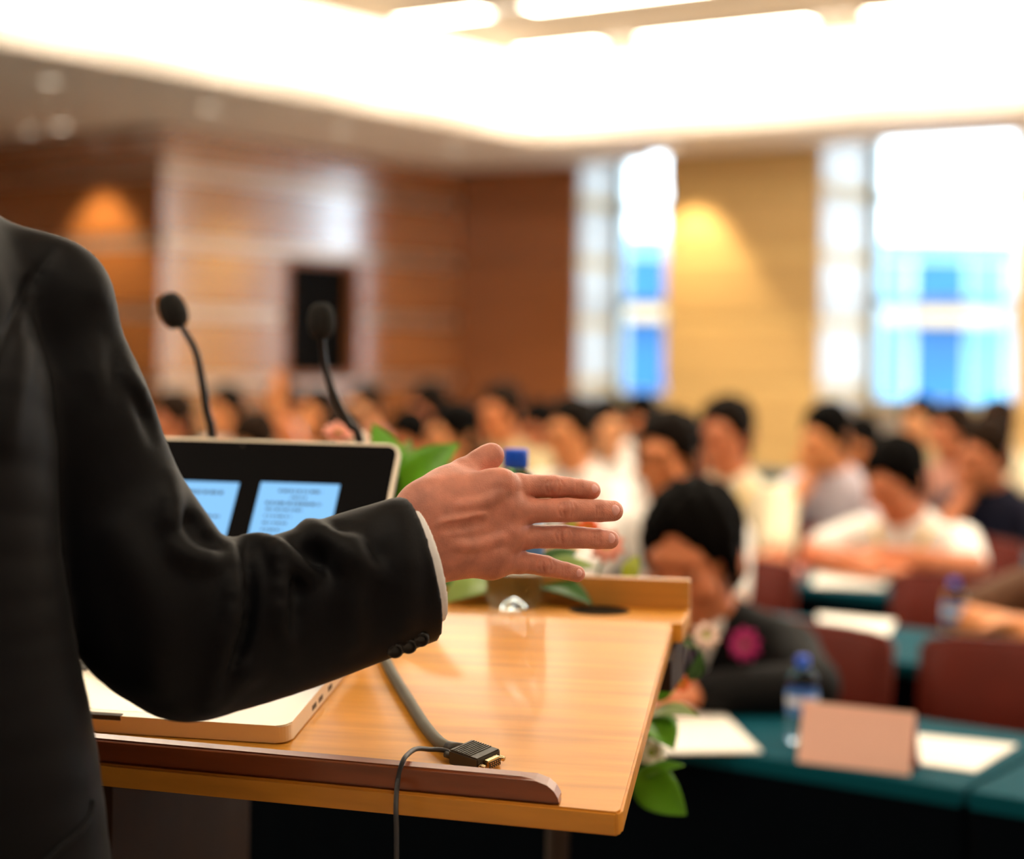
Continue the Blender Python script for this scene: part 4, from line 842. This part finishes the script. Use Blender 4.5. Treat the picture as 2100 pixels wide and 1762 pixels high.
sheet('paper_sheet', [(1664, 1200), (1812, 1206), (1830, 1180), (1672, 1174)], ZT, .002, M_paper, 'white paper sheet before the man with folded arms', 'paper', PG)
sheet('paper_folder', [(1560, 1185), (1640, 1190), (1650, 1168), (1575, 1160)], ZT, .012, M_fold, 'pink folder on the third row table left of the white papers', 'folder')
card = empty('name_card'); tag(card, 'blank pink tent name card on the front table', 'name card')
a_, b_ = at_z(1634, 1563, ZT), at_z(1866, 1591, ZT); card.location = tuple((a_ + b_) / 2); ca = np.array(card.location); dx = b_ - a_; fw = np.array([-dx[1], dx[0], 0]); fw /= np.linalg.norm(fw)
def panel(nm, p0, p1, q1, q0, n_, m): t_ = .0016 * n_; put(nm, [x - ca for x in (p0, p1, q1, q0)] + [x - ca + t_ for x in (p0, p1, q1, q0)], [(0, 1, 2, 3), (7, 6, 5, 4), (0, 4, 5, 1), (1, 5, 6, 2), (2, 6, 7, 3), (3, 7, 4, 0)], m, card)
tp = fw * .030 + np.array([0, 0, .092]); panel('front_panel', a_, b_, b_ + tp, a_ + tp, fw, M_card); panel('back_panel', a_ + fw * .062, b_ + fw * .062, b_ + tp + fw * .0016, a_ + tp + fw * .0016, -fw, M_cardb)
for x, y, z, lab in ((1650, 1530, ZT, 'water bottle with blue cap on the front table behind the pink card'), (1962, 1322, ZT, 'water bottle on the second row table at the right')):
    o = copy_tree(BOT); o.location = tuple(at_z(x, y, z) + [0, .03, 0]); o['label'] = lab; o.scale = (.8, .8, .8)

# ------------------------------------------------------------------ the audience
def rot(yaw=0, pitch=0, roll=0):
    return np.array(Matrix.Rotation(yaw, 3, 'Z') @ Matrix.Rotation(pitch, 3, 'X') @ Matrix.Rotation(roll, 3, 'Y'))
def hand_f(fd, w, d, palm, side):
    d = np.array(d, float); d /= np.linalg.norm(d); n = np.array(palm, float); n -= d * (n @ d); n /= np.linalg.norm(n); s = np.cross(d, n) * side
    fd.cone(w, w + d * .075, .030, .036, .015, flat=n, fr=.5)
    for i, (o_, l_) in enumerate(((-.027, .062), (-.009, .072), (.009, .068), (.026, .052))): b = w + d * .085 + s * o_; fd.chain([(b, .009), (b + d * l_ * .55 + n * .004, .0085), (b + d * l_ + n * .016, .0075)], .006)
    b = w + d * .02 - s * .03; fd.chain([(b, .012), (b + d * .03 - s * .022, .010), (b + d * .06 - s * .026 + n * .008, .0085)], .01)
def person_meshes(name, lean=.1, pitch=.1, yaw=0., arms=('table', 'table'), long_sleeve=False, long_hair=False, h=.0085, side=0., suit=False, hs=1.08, tl=1., az=0.):
    pel = np.array([0, .02, .56]); d = np.array([side, -math.sin(lean), math.cos(lean)]); d /= np.linalg.norm(d)
    chest = pel + d * .30 * tl; shl = pel + d * .44 * tl; nk = pel + d * .52 * tl + np.array([0, -.015, 0]); hc = nk + np.array([side * .1, -.03 - .06 * math.sin(lean + pitch), .118 - .02 * math.sin(lean)]); B = rot(yaw, pitch + lean * .4)
    lo, hi = (-.42, -.72, 0), (.42, .26, 1.42)
    bd = Field(lo, hi, h); sh = Field(lo, hi, h); tr = Field((-.3, -.62, 0), (.3, .22, .8), .012); fy = (0, 1, .15)
    head(bd, hc, B, hs); bd.chain([(hc + B @ np.array([0, .02, -.05]), .052), (nk + [0, .01, -.01], .056), (shl, .07)], .03)
    bd.chain([(shl + [0, 0, -.03], .12), (chest, .135), (pel + d * .1, .135), (pel, .14)], .04, flat=fy, fr=.62)
    for f_, g in ((sh, .012),): f_.chain([(shl + [0, 0, -.03], .12 + g), (chest, .140 + g), (pel + d * .1, .140 + g), (pel + [0, 0, -.04], .145 + g)], .04, flat=fy, fr=.66); f_.chain([(nk + [0, .01, -.03], .062), (shl, .08)], .02)
    if suit: sh.chain([(shl + [.12, 0, 0], .06), (shl + [-.12, 0, 0], .06)], .04)
    for sx, pose in zip((-1, 1), arms):
        s0 = shl + np.array([sx * .165, .0, -.02])
        if pose == 'table': el = np.array([sx * .27, -.20 - lean * .15, .80]); wr = np.array([sx * .10, -.38 - lean * .1, .795]); hd = (-sx * .6, -1, -.02); pn_ = (0, 0, -1)
        elif pose == 'fold': el = np.array([sx * .26, -.24 - lean * .1, .81]); wr = np.array([-sx * .02, -.36 - lean * .1 + sx * .03, .80 + (.03 if sx > 0 else 0)]); hd = (-sx, -.15, -.02); pn_ = (0, 0, -1)
        elif pose == 'chin': el = np.array([sx * .17, -.34, .80]); wr = hc + B @ np.array([sx * .045, -.085, -.125]); hd = B @ np.array([-sx * .1, -.0, 1.]); pn_ = B @ np.array([0, 1., 0])
        elif pose == 'raise': el = s0 + [sx * .08, -.08, .20]; wr = el + [-sx * .02, -.02, .24]; hd = (0, 0, 1); pn_ = (0, -1, 0)
        else: el = np.array([sx * .25, -.05, .76]); wr = np.array([sx * .14, -.25, .72]) ; hd = (-sx * .3, -1, 0); pn_ = (0, 0, -1); wr[2] = .80
        el = el + np.array([0, 0, az]); wr = wr + np.array([0, 0, az if pose != 'chin' else 0])
        bd.chain([(s0, .058), ((s0 + el) / 2, .047), (el, .042), ((el + wr) / 2, .040), (wr, .028)], .02); hand_f(bd, wr, hd, pn_, sx)
        if long_sleeve: sh.chain([(s0, .072), ((s0 + el) / 2, .062), (el, .056), ((el + wr) / 2, .050), (wr + (el - wr) * .12, .042)], .02)
        else: sh.chain([(s0, .070), ((s0 + el) / 2, .064), (s0 + (el - s0) * .72, .062)], .025)
        for f_, g in ((bd, 0), (tr, .014)):
            hp_ = pel + [sx * .085, 0, -.02]; kn_ = np.array([sx * .13, -.42, .50]); an_ = np.array([sx * .14, -.38, .09]); f_.chain([(hp_, .082 + g), (kn_, .056 + g), (an_, .036 + g)], .03)
        bd.cone((sx * .14, -.38, .04), (sx * .15, -.56, .035), .032, .032, .01)
    tr.cone(pel + [0, 0, .03], pel + [0, 0, -.03], .15, .15, .04, flat=fy, fr=.7)
    for sx in (-1, 1): tr.cone((sx * .14, -.375, .045), (sx * .15, -.57, .04), .043, .040, .004); 
    tr.cut((0, 0, .006), (0, 0, -1), .002)
    hr = Field(hc - .3, hc + .24, .0065); hairf(hr, hc, B, hs * 1.03, long_hair)
    r = {}
    for nm, f_ in (('body', bd), ('shirt', sh), ('trousers', tr), ('hair', hr)): V, F = f_.mesh(); r[nm] = fast_mesh(name + '_' + nm, V, F, M_skin, relax=2)
    ev = []
    for sx in (-1, 1):
        c = hc + B @ np.array([sx * .031, -.0905, .010]) * hs; V, F = lathe([(max(.0003, .008 * math.sin(math.pi * t)), -.008 * math.cos(math.pi * t)) for t in np.linspace(.01, .99, 8)], 10, Matrix.Translation(tuple(c))); ev.append(mesh_of('eye', V, F, M_skin, True))
    r['eyes'] = ev; r['head'] = hc; r['top'] = hc[2] + .125 * hs * math.cos(pitch * .5) ; r['B'] = B; r['chest'] = chest; r['nk'] = nk; r['d'] = d
    return r
VAR = {'sit': person_meshes('sit', .08, .08, .1), 'read': person_meshes('read', .32, .40, .15, tl=.9, az=.03), 'fold': person_meshes('fold', .38, .30, -.12, ('fold', 'fold'), tl=.86, az=.035), 'chin': person_meshes('chin', .26, .18, -.2, ('chin', 'table')), 'turn': person_meshes('turn', .10, .05, .55, ('table', 'lap')),
       'woman': person_meshes('woman', .10, .10, -.25, ('table', 'table'), long_hair=True), 'womanread': person_meshes('womanread', .30, .35, .2, ('chin', 'table'), long_hair=True, tl=.9, az=.03), 'raise': person_meshes('raise', .05, .0, .1, ('raise', 'table')), 'suit': person_meshes('suit', .42, .10, .10, ('table', 'table'), long_sleeve=True, suit=True, h=.007, hs=1.2, tl=.86, az=.05)}
SK = [mat('skin_tone', c, .5, var=.08, scale=(50, 50, 50), sss=.15) for c in ((226, 146, 88), (214, 130, 76), (202, 120, 76), (230, 160, 108))]
HRM = [M_hair, mat('brown_hair', (34, 22, 14), .6, var=.3, scale=(200, 200, 60), bump=.5, spec=.03), mat('dark_brown_hair', (20, 14, 10), .6, var=.3, scale=(200, 200, 60), bump=.5, spec=.03)]
SH = {k: mat('shirt_' + k, c, .75, var=.03, scale=(60, 60, 60), spec=.2) for k, c in dict(white=(246, 242, 236), cream=(235, 222, 190), navy=(24, 24, 42), lilac=(206, 196, 206), beige=(190, 172, 132), black=(9, 8, 9), pink=(222, 160, 140), orange=(214, 130, 80), blue=(120, 150, 190), brown=(96, 66, 46), grey=(150, 150, 152)).items()}
M_lany = mat('lanyard', (236, 196, 60), .5); M_tie = mat('tie_purple', (74, 44, 86), .45, var=.1, scale=(60, 60, 60)); M_tr = mat('audience_trousers', (36, 36, 44), .8, var=.1, scale=(60, 60, 60))
def setmat(o, m):
    o.material_slots[0].link = 'OBJECT'; o.material_slots[0].material = m
def person(x, ytop, t, var, shirt, hair, skin, label, yaw=0, lany=False, seat=True, grp='listeners seated in the hall'):
    r = VAR[var]; ztop = P(x, ytop, t)[2]; s = min(1.08, max(.90, ztop / r['top'])); rz = ROOMROT + yaw
    Mr = np.array(Matrix.Rotation(rz, 3, 'Z')); hp_ = P(x, ytop, t); loc_ = hp_ - Mr @ (r['head'] * s); loc_[2] = 0
    o = empty('person', loc_, rz); o.scale = (s, s, s); tag(o, label, 'person', grp)
    b = link('body', r['body'], o); setmat(b, SK[skin])
    c = link('suit_jacket' if shirt == 'black' and var == 'suit' else 'shirt', r['shirt'], o); setmat(c, SH[shirt]); h_ = link('hair', r['hair'], o); setmat(h_, HRM[hair]); q = link('trousers', r['trousers'], o); setmat(q, M_tr)
    for e in r['eyes']: e_ = link('eye', e, o); setmat(e_, M_iris)
    if lany:
        nk, ch, d = r['nk'], r['chest'], r['d']; f = np.cross([1, 0, 0], d); f = f * (-1 if f[1] > 0 else 1)
        pts = [nk + [-.005, .06, .0], nk + [-.075, .02, -.02], nk + [-.08, -.04, -.06], ch + f * .108 + [-.03, 0, .06], ch + f * .112 + [0, 0, -.02], ch + f * .108 + [.03, 0, .06], nk + [.08, -.04, -.06], nk + [.075, .02, -.02], nk + [.005, .06, .0]]
        V, F = tube(spline(pts, 6), .009, 8); put('lanyard', V, F, M_lany, o, True)
    if var == 'suit':
        nk, ch, d = r['nk'], r['chest'], r['d']; f = np.cross([1, 0, 0], d); f = f * (-1 if f[1] > 0 else 1)
        SFd = Field((-.2, -.5, .7), (.2, .1, 1.2), .007); SFd.chain([(nk + f * .02 - d * .02, .060), (ch + f * .058 + d * .08, .046), (ch + f * .088 - d * .02, .022)], .02); V, F = SFd.mesh(); k_ = link('shirt_front', fast_mesh('shirt_front', V, F, SH['white'], relax=2), o)
        TFd = Field((-.2, -.55, .7), (.2, .1, 1.2), .006); TFd.chain([(nk + f * .078 - d * .03, .016), (ch + f * .098 + d * .06, .020), (ch + f * .106 - d * .04, .022)], .01); V, F = TFd.mesh(); link('tie', fast_mesh('tie', V, F, M_tie, relax=2), o)
        bpy.context.view_layer.update(); iv = np.array(o.matrix_world.inverted()); g_ = iv[:3, :3] @ (P(1530, 1322, t - .16)) + iv[:3, 3]; blossom(g_, .035, M_mag, up=(0, -1, .1), parent=o, off=np.zeros(3), label='magenta corsage pinned to the jacket', centre=M_leafd)
    if seat: 
        c_ = copy_tree(CH); c_.location = tuple(loc_); c_.rotation_euler = (0, 0, rz); c_['label'] = 'red-brown chair of the ' + label
    return o
def tv(x, v): 
    d = (x - 1050) / FPX; return v / (.8141 + .5807 * d)
S2, S3, S4, S5, S6 = [VK(k) + .60 for k in (1, 2, 3, 4, 5)]
def aud(x, y, v, var, *a, **k): person(x, y, tv(x, v + .02 + .97 * VAR[var]['head'][1]), var, *a, **k)
aud(1425, 1000, VK(0) + .60, 'suit', 'black', 0, 2, 'man in black suit and purple tie bent over the front table', yaw=.05)
aud(1372, 848, S2, 'sit', 'white', 2, 1, 'man in white shirt directly behind the man in black suit')
aud(1172, 820, S3, 'sit', 'white', 2, 0, 'round-faced man in white shirt just above the fingertips')
aud(1318, 812, S6, 'read', 'white', 0, 1, 'dark-haired listener in white below the narrow window')
aud(1245, 836, S4, 'turn', 'white', 0, 3, 'listener in white shirt right of the blue bottle cap', yaw=.3)
aud(1490, 818, S3, 'sit', 'cream', 2, 2, 'man with yellow lanyard seated before the tan pillar', lany=True)
aud(1698, 830, S4, 'chin', 'lilac', 0, 0, 'man in pale lilac shirt resting his chin on his hand')
aud(1840, 900, S3, 'fold', 'white', 0, 2, 'man in white shirt with yellow lanyard and folded arms', lany=True)
aud(1768, 872, S5, 'womanread', 'navy', 0, 1, 'woman in navy top behind the man with folded arms')
aud(1885, 816, S6, 'sit', 'beige', 0, 3, 'small dark-haired listener under the wide window')
aud(1952, 830, S5, 'woman', 'pink', 1, 2, 'brown-haired woman between two listeners under the wide window')
aud(2046, 836, S6, 'sit', 'cream', 2, 1, 'listener in cream shirt far right under the window')
aud(2022, 912, S4, 'chin', 'navy', 1, 2, 'listener in dark top right of the man with folded arms')
aud(2215, 960, S2, 'fold', 'brown', 0, 0, 'listener at the right edge with a bare forearm on the table')
aud(352, 812, S3, 'woman', 'cream', 1, 2, 'brown-haired woman at the far left next to the speaker', yaw=.3)
aud(463, 810, S4, 'sit', 'white', 2, 0, 'man with orange-lit face behind the left microphone')
aud(525, 850, S3, 'read', 'pink', 1, 3, 'listener looking down between the two microphones')
aud(576, 800, S5, 'turn', 'lilac', 0, 1, 'dark-haired listener turned aside below the booth window', yaw=-.5)
aud(650, 808, S4, 'raise', 'orange', 1, 0, 'listener with one raised hand left of the upright microphone')
aud(748, 802, S5, 'sit', 'pink', 2, 3, 'listener in pink shirt right of the upright microphone')
aud(705, 846, S3, 'read', 'beige', 1, 0, 'listener looking down behind the upright microphone neck')
aud(880, 790, S5, 'chin', 'brown', 2, 2, 'listener in brown top with hand at chin before the wood wall')
aud(842, 846, S4, 'read', 'white', 0, 1, 'listener in white shirt above the green leaves')
aud(932, 846, S3, 'woman', 'white', 0, 0, 'dark-haired woman in white left of the blue bottle cap')
aud(1028, 790, S4, 'sit', 'beige', 1, 1, 'man in beige shirt behind the blue bottle cap')
aud(1106, 828, S5, 'womanread', 'brown', 0, 2, 'dark-haired woman in brown behind the pointing hand')
